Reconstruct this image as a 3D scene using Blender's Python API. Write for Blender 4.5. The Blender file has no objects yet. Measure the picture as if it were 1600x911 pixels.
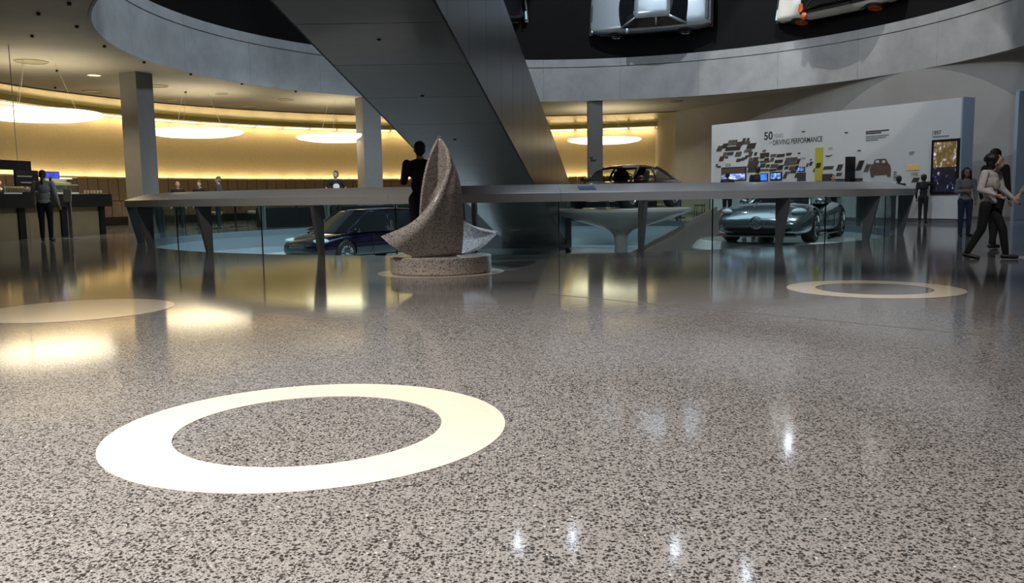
import bpy, math, random
import numpy as np
from mathutils import Vector, Matrix
random.seed(4)
PI = math.pi
SC = bpy.context.scene
COL = SC.collection

# ------------------------------------------------------------------ camera
F, PITCH, ROLL, EYE = 1328.0, 0.110, 0.0152, 0.869
cp, sp, cr, sr = math.cos(PITCH), math.sin(PITCH), math.cos(ROLL), math.sin(ROLL)
_R, _U, _D = Vector((1, 0, 0)), Vector((0, sp, cp)), Vector((0, cp, -sp))
_R2, _U2 = cr*_R - sr*_U, sr*_R + cr*_U
cam = bpy.data.cameras.new('camera')
cam_o = bpy.data.objects.new('camera', cam)
COL.objects.link(cam_o)
M = Matrix((( _R2.x, _U2.x, -_D.x, 0), (_R2.y, _U2.y, -_D.y, 0), (_R2.z, _U2.z, -_D.z, EYE), (0, 0, 0, 1)))
cam_o.matrix_world = M
cam.sensor_width = 36.0
cam.lens = F/1600*36
cam.clip_end = 300
SC.camera = cam_o


def ray(x, y):
    return _R2*((x-800)/F) - _U2*((y-455.5)/F) + _D


def on(x, y, z=0.0):
    d = ray(x, y)
    return Vector((0, 0, EYE)) + d*((z-EYE)/d.z)


def at(x, y, Y):
    d = ray(x, y)
    return Vector((0, 0, EYE)) + d*(Y/d.y)


# ------------------------------------------------------------------ world, lights, exposure
w = bpy.data.worlds.new('world')
SC.world = w
w.use_nodes = True
w.node_tree.nodes['Background'].inputs[0].default_value = (0.55, 0.62, 0.75, 1)
w.node_tree.nodes['Background'].inputs[1].default_value = 0.035
SC.view_settings.view_transform = 'Standard'
SC.view_settings.look = 'None'
SC.view_settings.gamma = 1.0
SC.view_settings.use_curve_mapping = False
SC.view_settings.exposure = 0.0
SC.cycles.use_denoising = True
SC.cycles.max_bounces = 8
SC.cycles.transparent_max_bounces = 16
SC.cycles.sample_clamp_indirect = 6.0
SC.cycles.caustics_reflective = False
SC.cycles.caustics_refractive = False
COOL, WARM, NEUT = (0.72, 0.86, 1.0), (1.0, 0.72, 0.34), (1.0, 0.93, 0.84)


def area(loc, target, size, power, color, sy=None, spread=None):
    l = bpy.data.lights.new('area_light', 'AREA')
    l.energy = power
    l.color = color
    l.size = size
    if sy:
        l.shape = 'RECTANGLE'
        l.size_y = sy
    if spread:
        l.spread = spread
    o = bpy.data.objects.new('area_light', l)
    COL.objects.link(o)
    o.location = loc
    o.rotation_euler = (Vector(target)-Vector(loc)).to_track_quat('-Z', 'Y').to_euler()
    return o


def spot(loc, target, power, color, ang=50, blend=0.4, rad=0.08):
    l = bpy.data.lights.new('spot_light', 'SPOT')
    l.energy = power
    l.color = color
    l.spot_size = math.radians(ang)
    l.spot_blend = blend
    l.shadow_soft_size = rad
    o = bpy.data.objects.new('spot_light', l)
    COL.objects.link(o)
    o.location = loc
    o.rotation_euler = (Vector(target)-Vector(loc)).to_track_quat('-Z', 'Y').to_euler()
    return o


RC = Vector((0.2, 21.8, 0))      # centre of the railed opening
RR = 8.83
HC = Vector((2.0, 23.1, 0))      # centre of the hall void
HR = 11.79
WC, WR = Vector((1.02, 27.67, 0)), 19.0   # café wall arc
CZ = 4.7                         # ceiling height
# daylight and hall lights falling down the void
area((2, 23, 15), (2, 23, 0), 9, 420, COOL)
# downlights over the near floor
spot((-4.2, 0.6, 4.6), (-3.1, 1.4, 0), 3100, (1.0, 0.93, 0.84), 100, 1.0, 0.12)
spot((-1.4, 3.6, 4.6), (-1.4, 3.0, 0), 480, (1.0, 0.92, 0.82), 95, 1.0, 0.12)
spot((1.4, 1.8, 4.6), (1.0, 2.0, 0), 560, (1.0, 0.94, 0.91), 105, 1.0, 0.12)
spot((1.3, 6.6, 4.6), (1.3, 6.2, 0), 760, (1.0, 0.93, 0.88), 80, 1.0, 0.12)
spot((-2.0, 5.9, 4.6), (-2.0, 5.6, 0), 480, (1.0, 0.92, 0.84), 80, 1.0, 0.12)
spot((-3.6, 7.5, 4.6), (-3.4, 7.0, 0), 200, (1.0, 0.88, 0.7), 90, 1.0, 0.12)
spot((4.6, 7.6, 4.6), (6.2, 10.8, 0.7), 330, (1.0, 0.94, 0.90), 60, 1.0, 0.10)
spot((3.2, 7.2, 4.6), (3.2, 7.6, 0), 260, (1.0, 0.90, 0.78), 44, 1.0, 0.10)
spot((7.0, 12.4, 4.6), (8.6, 16.2, 0.6), 160, (0.9, 0.93, 1.0), 60, 1.0, 0.10)
# hall spots: banked cars and concrete rim
spot((-6.5, 17.0, 11.5), (7.0, 34.0, 6.2), 1500, (0.86, 0.93, 1.0), 40, 0.12, 0.05)
spot((-2.0, 14.5, 11.5), (12.5, 30.0, 6.0), 1200, (1.0, 0.93, 0.86), 34, 0.1, 0.05)
spot((9.0, 20.0, 11.5), (-7.5, 28.0, 5.2), 2600, (0.74, 0.87, 1.0), 50, 0.3, 0.05)
spot((6.0, 17.0, 11.5), (-9.0, 22.0, 5.0), 1900, (0.74, 0.87, 1.0), 46, 0.3, 0.05)
spot((3.6, 29.0, 15.5), (5.6, 34.4, 5.8), 2600, (0.86, 0.93, 1.0), 62, 0.15, 0.05)
spot((8.6, 26.6, 15.5), (12.0, 29.6, 5.8), 2600, (1.0, 0.95, 0.88), 62, 0.15, 0.05)
# exhibition wall
spot((3.0, 19.0, 10.5), (9.9, 27.0, 1.6), 1050, (0.9, 0.95, 1.0), 52, 0.05, 0.04)
spot((6.5, 15.0, 10.5), (12.5, 24.0, 2.8), 420, (0.9, 0.95, 1.0), 44, 0.05, 0.04)
# sunken floor and its cars
spot((7.0, 16.0, 11), (6.4, 19.5, 0), 2200, (0.8, 0.93, 1.0), 28, 0.5, 0.05)
spot((2.0, 14.0, 11), (6.4, 19.2, 0), 1500, (0.8, 0.93, 1.0), 24, 0.5, 0.05)
spot((-1.0, 17.0, 11), (-4.5, 27.0, -0.6), 7000, (0.8, 0.92, 1.0), 56, 0.6, 0.05)
spot((5.0, 17.5, 11), (3.3, 24.5, 0.3), 1300, (1.0, 0.95, 0.88), 24, 0.5, 0.05)
# ring rail seen from the near side
spot((-3.4, 9.2, 4.6), (-3.6, 13.5, 0.8), 300, NEUT, 80, 0.8, 0.1)
spot((3.6, 9.2, 4.6), (3.4, 13.5, 0.8), 260, (0.9, 0.94, 1.0), 80, 0.8, 0.1)
spot((2.0, 11.0, 4.6), (3.1, 23.5, 0.2), 500, (1.0, 0.95, 0.88), 26, 0.5, 0.06)  # added front fill that brightens the funnel stand, no known lamp
spot((13.2, 17.0, 4.6), (12.6, 23.0, 1.8), 330, (0.72, 0.84, 1.0), 60, 0.8, 0.1)  # added cool fill for the dark end of the exhibition wall, no known lamp
# sculpture
spot((-3.0, 7.0, 4.6), (-0.9, 10.0, 0.9), 560, (1.0, 0.93, 0.86), 40, 0.7, 0.06)
spot((3.4, 8.0, 4.6), (-0.22, 10.3, 0.42), 1100, (0.60, 0.80, 1.0), 10, 0.6, 0.05)

# ------------------------------------------------------------------ materials
MATS = {}


def mat(name, col, rough=0.5, metal=0.0, emit=None, estr=0.0, var=0.0, vscale=8.0, bump=0.0, bscale=40.0, coat=0.0, spec=None, stretch=None):
    if name in MATS:
        return MATS[name]
    m = bpy.data.materials.new(name)
    m.use_nodes = True
    nt = m.node_tree
    b = nt.nodes['Principled BSDF']
    b.inputs['Base Color'].default_value = (*col, 1)
    b.inputs['Roughness'].default_value = rough
    b.inputs['Metallic'].default_value = metal
    b.inputs['Coat Weight'].default_value = coat
    b.inputs['Coat Roughness'].default_value = 0.05
    if spec is not None:
        b.inputs['Specular IOR Level'].default_value = spec
    if emit:
        b.inputs['Emission Color'].default_value = (*emit, 1)
        b.inputs['Emission Strength'].default_value = estr
    if var > 0 or bump > 0:
        tc = nt.nodes.new('ShaderNodeTexCoord')
        src = tc.outputs['Object']
        if stretch:
            mp = nt.nodes.new('ShaderNodeMapping')
            mp.inputs['Scale'].default_value = stretch
            nt.links.new(src, mp.inputs[0])
            src = mp.outputs[0]
    if var > 0:
        n = nt.nodes.new('ShaderNodeTexNoise')
        n.inputs['Scale'].default_value = vscale
        n.inputs['Detail'].default_value = 6
        n.inputs['Roughness'].default_value = 0.65
        nt.links.new(src, n.inputs['Vector'])
        r = nt.nodes.new('ShaderNodeValToRGB')
        r.color_ramp.elements[0].position = 0.3
        r.color_ramp.elements[1].position = 0.7
        r.color_ramp.elements[0].color = (*[c*(1-var) for c in col], 1)
        r.color_ramp.elements[1].color = (*[min(1, c*(1+var)) for c in col], 1)
        nt.links.new(n.outputs[0], r.inputs[0])
        nt.links.new(r.outputs[0], b.inputs['Base Color'])
    if bump > 0:
        n2 = nt.nodes.new('ShaderNodeTexNoise')
        n2.inputs['Scale'].default_value = bscale
        n2.inputs['Detail'].default_value = 4
        nt.links.new(src, n2.inputs['Vector'])
        bp = nt.nodes.new('ShaderNodeBump')
        bp.inputs['Strength'].default_value = bump
        bp.inputs['Distance'].default_value = 0.02
        nt.links.new(n2.outputs[0], bp.inputs['Height'])
        nt.links.new(bp.outputs[0], b.inputs['Normal'])
    MATS[name] = m
    return m


def stone_mat(name, base, dark, mid, scale, rough, light_share=0.5, chip=0.42, coat=0.0, bright=None):
    m = bpy.data.materials.new(name)
    m.use_nodes = True
    nt = m.node_tree
    N, L = nt.nodes.new, nt.links.new
    b = nt.nodes['Principled BSDF']
    b.inputs['Roughness'].default_value = rough
    b.inputs['Coat Weight'].default_value = coat
    b.inputs['Coat Roughness'].default_value = 0.03
    b.inputs['Specular IOR Level'].default_value = 0.34
    tc = N('ShaderNodeTexCoord')
    nz = N('ShaderNodeTexNoise')
    nz.inputs['Scale'].default_value = scale*1.3
    nz.inputs['Detail'].default_value = 2
    L(tc.outputs['Object'], nz.inputs['Vector'])
    ad = N('ShaderNodeVectorMath')
    ad.operation = 'MULTIPLY_ADD'
    ad.inputs[1].default_value = (0.35/scale,)*3
    L(nz.outputs['Color'], ad.inputs[0])
    L(tc.outputs['Object'], ad.inputs[2])

    def layer(sc, thr, share):
        v = N('ShaderNodeTexVoronoi')
        v.inputs['Scale'].default_value = sc
        L(ad.outputs[0], v.inputs['Vector'])
        s = N('ShaderNodeSeparateColor')
        L(v.outputs['Color'], s.inputs[0])
        # threshold varies with cell
        t = N('ShaderNodeMath')
        t.operation = 'MULTIPLY_ADD'
        L(s.outputs[1], t.inputs[0])
        t.inputs[1].default_value = thr*0.7
        t.inputs[2].default_value = thr*0.5
        c = N('ShaderNodeMath')
        c.operation = 'SUBTRACT'
        L(t.outputs[0], c.inputs[0])
        L(v.outputs['Distance'], c.inputs[1])
        c2 = N('ShaderNodeMath')
        c2.operation = 'MULTIPLY'
        c2.use_clamp = True
        L(c.outputs[0], c2.inputs[0])
        c2.inputs[1].default_value = 14
        g = N('ShaderNodeMath')
        g.operation = 'LESS_THAN'
        L(s.outputs[0], g.inputs[0])
        g.inputs[1].default_value = share
        mu = N('ShaderNodeMath')
        mu.operation = 'MULTIPLY'
        L(c2.outputs[0], mu.inputs[0])
        L(g.outputs[0], mu.inputs[1])
        return mu.outputs[0], s

    def mixc(f, a, c):
        x = N('ShaderNodeMix')
        x.data_type = 'RGBA'
        L(f, x.inputs[0])
        for i, q in ((6, a), (7, c)):
            if isinstance(q, tuple):
                x.inputs[i].default_value = (*q, 1)
            else:
                L(q, x.inputs[i])
        return x.outputs[2]
    f2, s2 = layer(scale*2.3, chip, light_share)
    f1, s1 = layer(scale, chip*1.05, light_share)
    f4, s4 = layer(scale*1.55, chip*1.0, light_share*0.6)
    big = N('ShaderNodeTexNoise')
    big.inputs['Scale'].default_value = 0.5
    big.inputs['Detail'].default_value = 3
    L(tc.outputs['Object'], big.inputs['Vector'])
    bc = mixc(big.outputs[0], tuple(c*0.93 for c in base), tuple(c*1.07 for c in base))
    c = mixc(f2, bc, mid)
    c = mixc(f4, c, tuple((a_+d_)/2 for a_, d_ in zip(mid, dark)))
    dk = mixc(s1.outputs[2], dark, tuple(min(1, q*3.0) for q in dark))
    c = mixc(f1, c, dk)
    if bright:
        f3, s3 = layer(scale*0.9, chip*0.6, 0.03)
        c = mixc(f3, c, bright)
    L(c, b.inputs['Base Color'])
    MATS[name] = m
    return m


M_floor = stone_mat('terrazzo', (0.315, 0.302, 0.296), (0.022, 0.020, 0.020), (0.128, 0.121, 0.118), 100, 0.085, 0.70, 0.52, bright=(0.8, 0.78, 0.72))
M_inlay = stone_mat('cream_terrazzo', (0.80, 0.72, 0.60), (0.5, 0.42, 0.32), (0.70, 0.62, 0.5), 60, 0.09, 0.09, 0.3)
M_granite = stone_mat('speckled_granite', (0.56, 0.51, 0.48), (0.07, 0.062, 0.06), (0.30, 0.265, 0.245), 66, 0.2, 0.62, 0.46)
M_conc = mat('cast_concrete', (0.36, 0.365, 0.37), 0.75, var=0.16, vscale=1.1, bump=0.15, bscale=9)
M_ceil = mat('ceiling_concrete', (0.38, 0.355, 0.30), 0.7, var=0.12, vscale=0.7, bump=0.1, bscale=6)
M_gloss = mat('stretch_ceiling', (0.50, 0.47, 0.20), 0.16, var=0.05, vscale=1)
M_gold = mat('gold_stucco', (0.52, 0.43, 0.29), 0.42, metal=0.0, var=0.16, vscale=22, bump=0.5, bscale=18)
M_bench = mat('brown_leather', (0.21, 0.155, 0.12), 0.5, var=0.06, bump=0.05)
M_colw = mat('column_plaster', (0.175, 0.17, 0.163), 0.6, var=0.06, vscale=3)
M_dark = mat('black_lacquer', (0.010, 0.010, 0.011), 0.5, spec=0.25)
M_black = mat('black_bank', (0.0045, 0.0045, 0.005), 0.85, spec=0.15, var=0.1, vscale=2)
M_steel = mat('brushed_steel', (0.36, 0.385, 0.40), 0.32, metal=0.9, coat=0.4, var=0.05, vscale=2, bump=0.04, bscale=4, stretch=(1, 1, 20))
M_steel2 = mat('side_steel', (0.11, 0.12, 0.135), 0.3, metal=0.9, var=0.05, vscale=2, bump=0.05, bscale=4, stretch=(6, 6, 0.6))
M_rail = mat('rail_paint', (0.60, 0.59, 0.585), 0.25, var=0.03, vscale=3)
M_post = mat('post_paint', (0.16, 0.165, 0.175), 0.4)
M_white = mat('white_paint', (0.72, 0.72, 0.71), 0.5, var=0.03, vscale=3)
M_panel = mat('panel_white', (0.70, 0.71, 0.71), 0.5, var=0.02, vscale=3)
M_wallr = mat('grey_wall', (0.31, 0.31, 0.305), 0.65, var=0.05, vscale=1.5)
M_blueg = mat('blue_grey_paint', (0.30, 0.36, 0.44), 0.5, var=0.04, vscale=2)
M_pitf = mat('pit_floor', (0.50, 0.54, 0.56), 0.3, var=0.04, vscale=1)
M_pitw = mat('pit_wall', (0.58, 0.66, 0.70), 0.5, var=0.03, vscale=1)
M_gw = mat('gloss_white', (0.74, 0.73, 0.71), 0.12, coat=0.6)
M_beige = mat('bar_front', (0.30, 0.235, 0.13), 0.35, var=0.05, vscale=3)
M_print = [mat('print_%d' % i, tuple(q*0.62 for q in c), 0.5, var=0.7, vscale=9+i) for i, c in enumerate([(0.10, 0.085, 0.06), (0.16, 0.14, 0.11), (0.07, 0.06, 0.05), (0.2, 0.185, 0.16), (0.12, 0.075, 0.045), (0.09, 0.10, 0.10)])]
M_ink = mat('ink', (0.05, 0.05, 0.055), 0.5)
M_greyink = mat('grey_ink', (0.27, 0.30, 0.33), 0.5)
M_yellow = mat('yellow_print', (0.55, 0.50, 0.06), 0.5)
M_chrome = mat('chrome', (0.75, 0.76, 0.78), 0.1, metal=1.0)
M_rubber = mat('tyre_rubber', (0.015, 0.015, 0.015), 0.6)
M_brown = mat('brown_print', (0.13, 0.09, 0.07), 0.5, var=0.3, vscale=10)
M_lamp = mat('lamp_glow', (1, 1, 1), 0.5, emit=(1.0, 0.87, 0.60), estr=2.4)
M_cove = mat('cove_glow', (1, 1, 1), 0.5, emit=(1.0, 0.80, 0.46), estr=3.0)
M_coldfill = mat('added_cold_glow', (1, 1, 1), 0.5, emit=(0.62, 0.84, 1.0), estr=2.2)
M_wire = mat('wire', (0.5, 0.48, 0.42), 0.4)
M_orange = mat('orange_paint', (0.72, 0.12, 0.02), 0.4)
M_bulb = mat('spot_bulb', (1, 1, 1), 0.5, emit=(0.72, 0.85, 1.0), estr=140)


def glass_mat(name, tint, refl=1.0, rough=0.0):
    m = bpy.data.materials.new(name)
    m.use_nodes = True
    nt = m.node_tree
    nt.nodes.remove(nt.nodes['Principled BSDF'])
    out = nt.nodes['Material Output']
    t = nt.nodes.new('ShaderNodeBsdfTransparent')
    t.inputs[0].default_value = (*tint, 1)
    g = nt.nodes.new('ShaderNodeBsdfGlossy')
    g.inputs['Roughness'].default_value = rough
    fr = nt.nodes.new('ShaderNodeLayerWeight')
    fr.inputs[0].default_value = 0.5
    pw = nt.nodes.new('ShaderNodeMath')
    pw.operation = 'POWER'
    pw.inputs[1].default_value = 5.0
    nt.links.new(fr.outputs['Facing'], pw.inputs[0])
    mu = nt.nodes.new('ShaderNodeMath')
    mu.operation = 'MULTIPLY_ADD'
    mu.inputs[1].default_value = 0.9*refl
    mu.inputs[2].default_value = 0.03*refl
    nt.links.new(pw.outputs[0], mu.inputs[0])
    mx = nt.nodes.new('ShaderNodeMixShader')
    nt.links.new(mu.outputs[0], mx.inputs[0])
    nt.links.new(t.outputs[0], mx.inputs[1])
    nt.links.new(g.outputs[0], mx.inputs[2])
    nt.links.new(mx.outputs[0], out.inputs[0])
    MATS[name] = m
    return m


M_glass = glass_mat('balustrade_glass', (0.86, 0.93, 0.93))
M_cglass = glass_mat('car_glass', (0.55, 0.6, 0.6))
M_dglass = mat('dark_car_glass', (0.012, 0.014, 0.016), 0.05, coat=0.5)


def screen_mat(name, cols, scale, strength, stretch=(1, 1, 1), thr=(0.35, 0.6)):
    m = bpy.data.materials.new(name)
    m.use_nodes = True
    nt = m.node_tree
    b = nt.nodes['Principled BSDF']
    tc = nt.nodes.new('ShaderNodeTexCoord')
    mp = nt.nodes.new('ShaderNodeMapping')
    mp.inputs['Scale'].default_value = stretch
    v = nt.nodes.new('ShaderNodeTexNoise')
    v.inputs['Scale'].default_value = scale
    v.inputs['Detail'].default_value = 5
    v.inputs['Roughness'].default_value = 0.7
    r = nt.nodes.new('ShaderNodeValToRGB')
    e = r.color_ramp.elements
    e[0].position, e[1].position = thr
    e[0].color = (*cols[0], 1)
    e[1].color = (*cols[-1], 1)
    if len(cols) > 2:
        k = e.new(sum(thr)/2)
        k.color = (*cols[1], 1)
    nt.links.new(tc.outputs['Object'], mp.inputs[0])
    nt.links.new(mp.outputs[0], v.inputs['Vector'])
    nt.links.new(v.outputs[0], r.inputs[0])
    nt.links.new(r.outputs[0], b.inputs['Emission Color'])
    b.inputs['Base Color'].default_value = (0.01, 0.01, 0.01, 1)
    b.inputs['Emission Strength'].default_value = strength
    b.inputs['Roughness'].default_value = 0.2
    MATS[name] = m
    return m


# ------------------------------------------------------------------ mesh helpers
class MB:
    def __init__(s):
        s.v, s.f, s.mi = [], [], []

    def add(s, vs, fs, k=0):
        n = len(s.v)
        s.v += [tuple(v) for v in vs]
        s.f += [tuple(i+n for i in f) for f in fs]
        s.mi += [k]*len(fs)
        return s

    def box(s, c, d, R=None, taper=1.0, k=0):
        x, y, z = d[0]/2, d[1]/2, d[2]/2
        vs = [Vector((a*x*(taper if e > 0 else 1), b*y*(taper if e > 0 else 1), e*z)) for e in (-1, 1) for a, b in ((-1, -1), (1, -1), (1, 1), (-1, 1))]
        if R is not None:
            vs = [R @ v for v in vs]
        c = Vector(c)
        return s.add([v+c for v in vs], [(3, 2, 1, 0), (4, 5, 6, 7), (0, 1, 5, 4), (1, 2, 6, 5), (2, 3, 7, 6), (3, 0, 4, 7)], k)

    def rings(s, rings, closed_caps=True, loop=True, k=0):
        n = len(rings[0])
        vs = [p for r in rings for p in r]
        fs = []
        for i in range(len(rings)-1):
            for j in range(n if loop else n-1):
                a, b = i*n+j, i*n+(j+1) % n
                fs.append((a, b, b+n, a+n))
        if closed_caps:
            fs.append(tuple(range(n))[::-1])
            fs.append(tuple((len(rings)-1)*n+j for j in range(n)))
        return s.add(vs, fs, k)

    def lathe(s, prof, c=(0, 0, 0), n=48, R=None, k=0):
        """closed solid of revolution; first and last profile points are capped"""
        rs = []
        for r, z in prof:
            rs.append([Vector(c) + ((R @ Vector((r*math.cos(t), r*math.sin(t), z))) if R is not None else Vector((r*math.cos(t), r*math.sin(t), z))) for t in [2*PI*j/n for j in range(n)]])
        return s.rings(rs, k=k)

    def tube(s, pts, r, n=8, k=0):
        pts = [Vector(p) for p in pts]
        rr = r if isinstance(r, (list, tuple)) else [r]*len(pts)
        rs = []
        for i, p in enumerate(pts):
            d = (pts[min(i+1, len(pts)-1)]-pts[max(i-1, 0)]).normalized()
            a = d.orthogonal().normalized() if i == 0 else (a - d*a.dot(d)).normalized()
            b = d.cross(a)
            rs.append([p + a*rr[i]*math.cos(t) + b*rr[i]*math.sin(t) for t in [2*PI*j/n for j in range(n)]])
        return s.rings(rs, k=k)

    def ell(s, c, r, R=None, n=14, m=9, k=0):
        rs = []
        for i in range(m+1):
            ph = -PI/2 + PI*i/m
            ring = []
            for j in range(n):
                t = 2*PI*j/n
                q = Vector((r[0]*max(math.cos(ph), 0.02)*math.cos(t), r[1]*max(math.cos(ph), 0.02)*math.sin(t), r[2]*math.sin(ph)))
                ring.append(Vector(c)+(R @ q if R is not None else q))
            rs.append(ring)
        return s.rings(rs, k=k)

    def cap(s, a, ra, b, rb, n=10):
        a, b = Vector(a), Vector(b)
        d = (b-a)
        L = max(d.length, 1e-5)
        d = d/L
        pts, rr = [], []
        for t in (80, 50, 20):
            th = math.radians(t)
            pts.append(a-d*ra*math.sin(th)); rr.append(ra*math.cos(th))
        pts.append(a); rr.append(ra)
        pts.append(b); rr.append(rb)
        for t in (20, 50, 80):
            th = math.radians(t)
            pts.append(b+d*rb*math.sin(th)); rr.append(rb*math.cos(th))
        return s.tube(pts, rr, n)

    def prism(s, poly, z0, z1, k=0):
        n = len(poly)
        return s.rings([[Vector((p[0], p[1], z0)) for p in poly], [Vector((p[0], p[1], z1)) for p in poly]], k=k)

    def build(s, name, mats, parent=None, smooth=False, loc=None):
        me = bpy.data.meshes.new(name)
        me.from_pydata(s.v, [], s.f)
        for m in (mats if isinstance(mats, list) else [mats]):
            me.materials.append(m)
        if isinstance(mats, list):
            me.polygons.foreach_set('material_index', s.mi)
        if smooth:
            me.polygons.foreach_set('use_smooth', [True]*len(me.polygons))
        me.update()
        o = bpy.data.objects.new(name, me)
        COL.objects.link(o)
        if parent:
            o.parent = parent
        if loc is not None:
            o.location = loc
        return o


def tag(o, label=None, cat=None, group=None, kind=None):
    if label: o['label'] = label
    if cat: o['category'] = cat
    if group: o['group'] = group
    if kind: o['kind'] = kind
    return o


def empty(name, loc, rz=0.0, label=None, cat=None, group=None, kind=None):
    o = bpy.data.objects.new(name, None)
    COL.objects.link(o)
    o.location = loc
    o.rotation_euler = (0, 0, rz)
    o.empty_display_size = 0.2
    return tag(o, label, cat, group, kind)


def bake(o, mods):
    """apply modifiers set up by mods(o) into the mesh"""
    mods(o)
    dg = bpy.context.evaluated_depsgraph_get()
    dg.update()
    me = bpy.data.meshes.new_from_object(o.evaluated_get(dg))
    old = o.data
    o.modifiers.clear()
    o.data = me
    me.name = o.name
    bpy.data.meshes.remove(old)
    return o


def bevel(o, wd=0.02, seg=2):
    m = o.modifiers.new('bevel', 'BEVEL')
    m.width = wd
    m.segments = seg
    m.limit_method = 'ANGLE'
    return o


def autosmooth(o, ang=35):
    me = o.data
    me.polygons.foreach_set('use_smooth', [True]*len(me.polygons))
    me.set_sharp_from_angle(angle=math.radians(ang))
    return o


def copy_tree(o, parent=None):
    c = o.copy()
    COL.objects.link(c)
    c.parent = parent
    for ch in list(o.children):
        copy_tree(ch, c)
    return c


def arc_pts(C, r, a0, a1, n):
    """angles in degrees measured from -Y towards +X"""
    return [Vector((C.x + r*math.sin(math.radians(a0+(a1-a0)*i/n)), C.y - r*math.cos(math.radians(a0+(a1-a0)*i/n)), 0)) for i in range(n+1)]


def sweep(C, prof, a0, a1, n, closed=False):
    """loft an (r,z) profile polygon about centre C"""
    b = MB()
    rs = []
    for i in range(n+(0 if closed else 1)):
        a = math.radians(a0+(a1-a0)*i/n)
        rs.append([Vector((C.x + r*math.sin(a), C.y - r*math.cos(a), z)) for r, z in prof])
    if closed:
        rs.append(rs[0])
    b.rings(rs, closed_caps=not closed)
    return b


# ================================================================== SETTING
# floor with the round opening
prof_floor = [(RR, 0), (46, 0), (46, -0.14), (RR, -0.14)]
fl = sweep(RC, prof_floor, 0, 360, 160, True).build('floor', M_floor)
tag(fl, kind='structure')


def inlay(c, r, ri, nm, lab):
    n = 96
    b = MB()
    if ri:
        b.rings([[Vector((q*math.cos(t), q*math.sin(t), z)) for t in [2*PI*j/n for j in range(n)]] for q, z in ((ri, 0), (ri, 0.002), (r, 0.002), (r, 0))], closed_caps=False)
    else:
        b.lathe([(r, 0), (r, 0.002)], n=n)
    o = b.build(nm, M_inlay, fl, loc=(c[0], c[1], 0.0005))
    o['label'] = lab


inlay((-0.784, 3.21), 0.75, 0.502, 'ring_inlay', 'large cream ring inlay nearest the viewer')
inlay((3.27, 7.64), 0.75, 0.495, 'ring_inlay', 'cream ring inlay towards the exhibition wall')
inlay((-3.60, 6.98), 0.75, 0, 'disc_inlay', 'beige disc inlay towards the bar')
inlay((-0.84, 10.1), 0.75, 0, 'disc_inlay', 'beige disc inlay under the sculpture')
inlay((6.95, 10.75), 0.5, 0, 'disc_inlay', 'beige disc inlay by the walking boy')
b = MB()
p0, p1 = on(842, 458), on(1540, 524)
d = (p1-p0).normalized()
nn = Vector((-d.y, d.x, 0))
b.rings([[p0+nn*.006, p0-nn*.006, p0-nn*.006+Vector((0, 0, .0015)), p0+nn*.006+Vector((0, 0, .0015))], [p1+nn*.006, p1-nn*.006, p1-nn*.006+Vector((0, 0, .0015)), p1+nn*.006+Vector((0, 0, .0015))]])
b.build('expansion_joint', mat('joint_brass', (0.42, 0.38, 0.3), 0.3, metal=0.5), fl)

# edge of the opening, lower wall and lower floor
e = sweep(RC, [(RR-0.03, -0.002), (RR-0.001, -0.002), (RR-0.001, -0.17), (RR-0.03, -0.17)], 0, 360, 128, True).build('trim_1', mat('edge_steel', (0.2, 0.25, 0.29), 0.4, metal=0.3))
tag(e, kind='structure')
sw = sweep(RC, [(9.35, -0.141), (9.45, -0.141), (9.45, -0.98), (9.35, -0.98)], 0, 360, 128, True).build('wall_lower', M_pitw)
tag(sw, kind='structure')
pf = MB().lathe([(9.6, -1.0), (9.6, -0.87)], c=RC, n=96).build('floor_lower', M_pitf)
tag(pf, kind='structure')
fill_strip = sweep(RC, [(8.98, -0.142), (9.06, -0.142), (9.06, -0.152), (8.98, -0.152)], 60, 300, 96).build('added_glow_strip', M_coldfill)  # hidden glowing strip, added to brighten the lower wall; no known fitting
tag(fill_strip, 'added cold white glow strip hidden under the rim of the round floor opening', 'light')

# concrete slab round the hall void
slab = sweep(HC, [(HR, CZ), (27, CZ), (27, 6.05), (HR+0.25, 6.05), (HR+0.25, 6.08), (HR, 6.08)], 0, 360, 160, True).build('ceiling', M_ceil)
tag(slab, kind='structure')
NB = 24
for i in range(NB):
    a0, a1 = 360/NB*i+3.0, 360/NB*(i+1)+3.0-0.03
    sweep(HC, [(HR-0.06, CZ-0.015), (HR-0.002, CZ-0.015), (HR-0.002, 5.99), (HR-0.06, 5.99)], a0, a1, 6).build('fascia_panel', M_conc, slab)
    sweep(HC, [(HR-0.05, 6.03), (HR+0.05, 6.03), (HR+0.05, 6.33), (HR-0.05, 6.33)], a0, a1, 6).build('coping_panel', M_conc, slab)

# steep black bank above the void edge
bank = sweep(HC, [(HR+0.06, 6.1), (HR+0.06, 6.25), (HR+0.9, 10.0), (HR+1.2, 16), (HR+1.5, 16), (HR+1.2, 10), (HR+0.36, 6.1)], 0, 360, 120, True).build('wall_banked', M_black)
tag(bank, kind='structure')

# café wall, glossy ceiling strip, light coves
gw = sweep(WC, [(WR, 0), (WR+0.2, 0), (WR+0.2, CZ), (WR, CZ)], 75, 206, 120).build('wall_cafe', M_gold)
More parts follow.
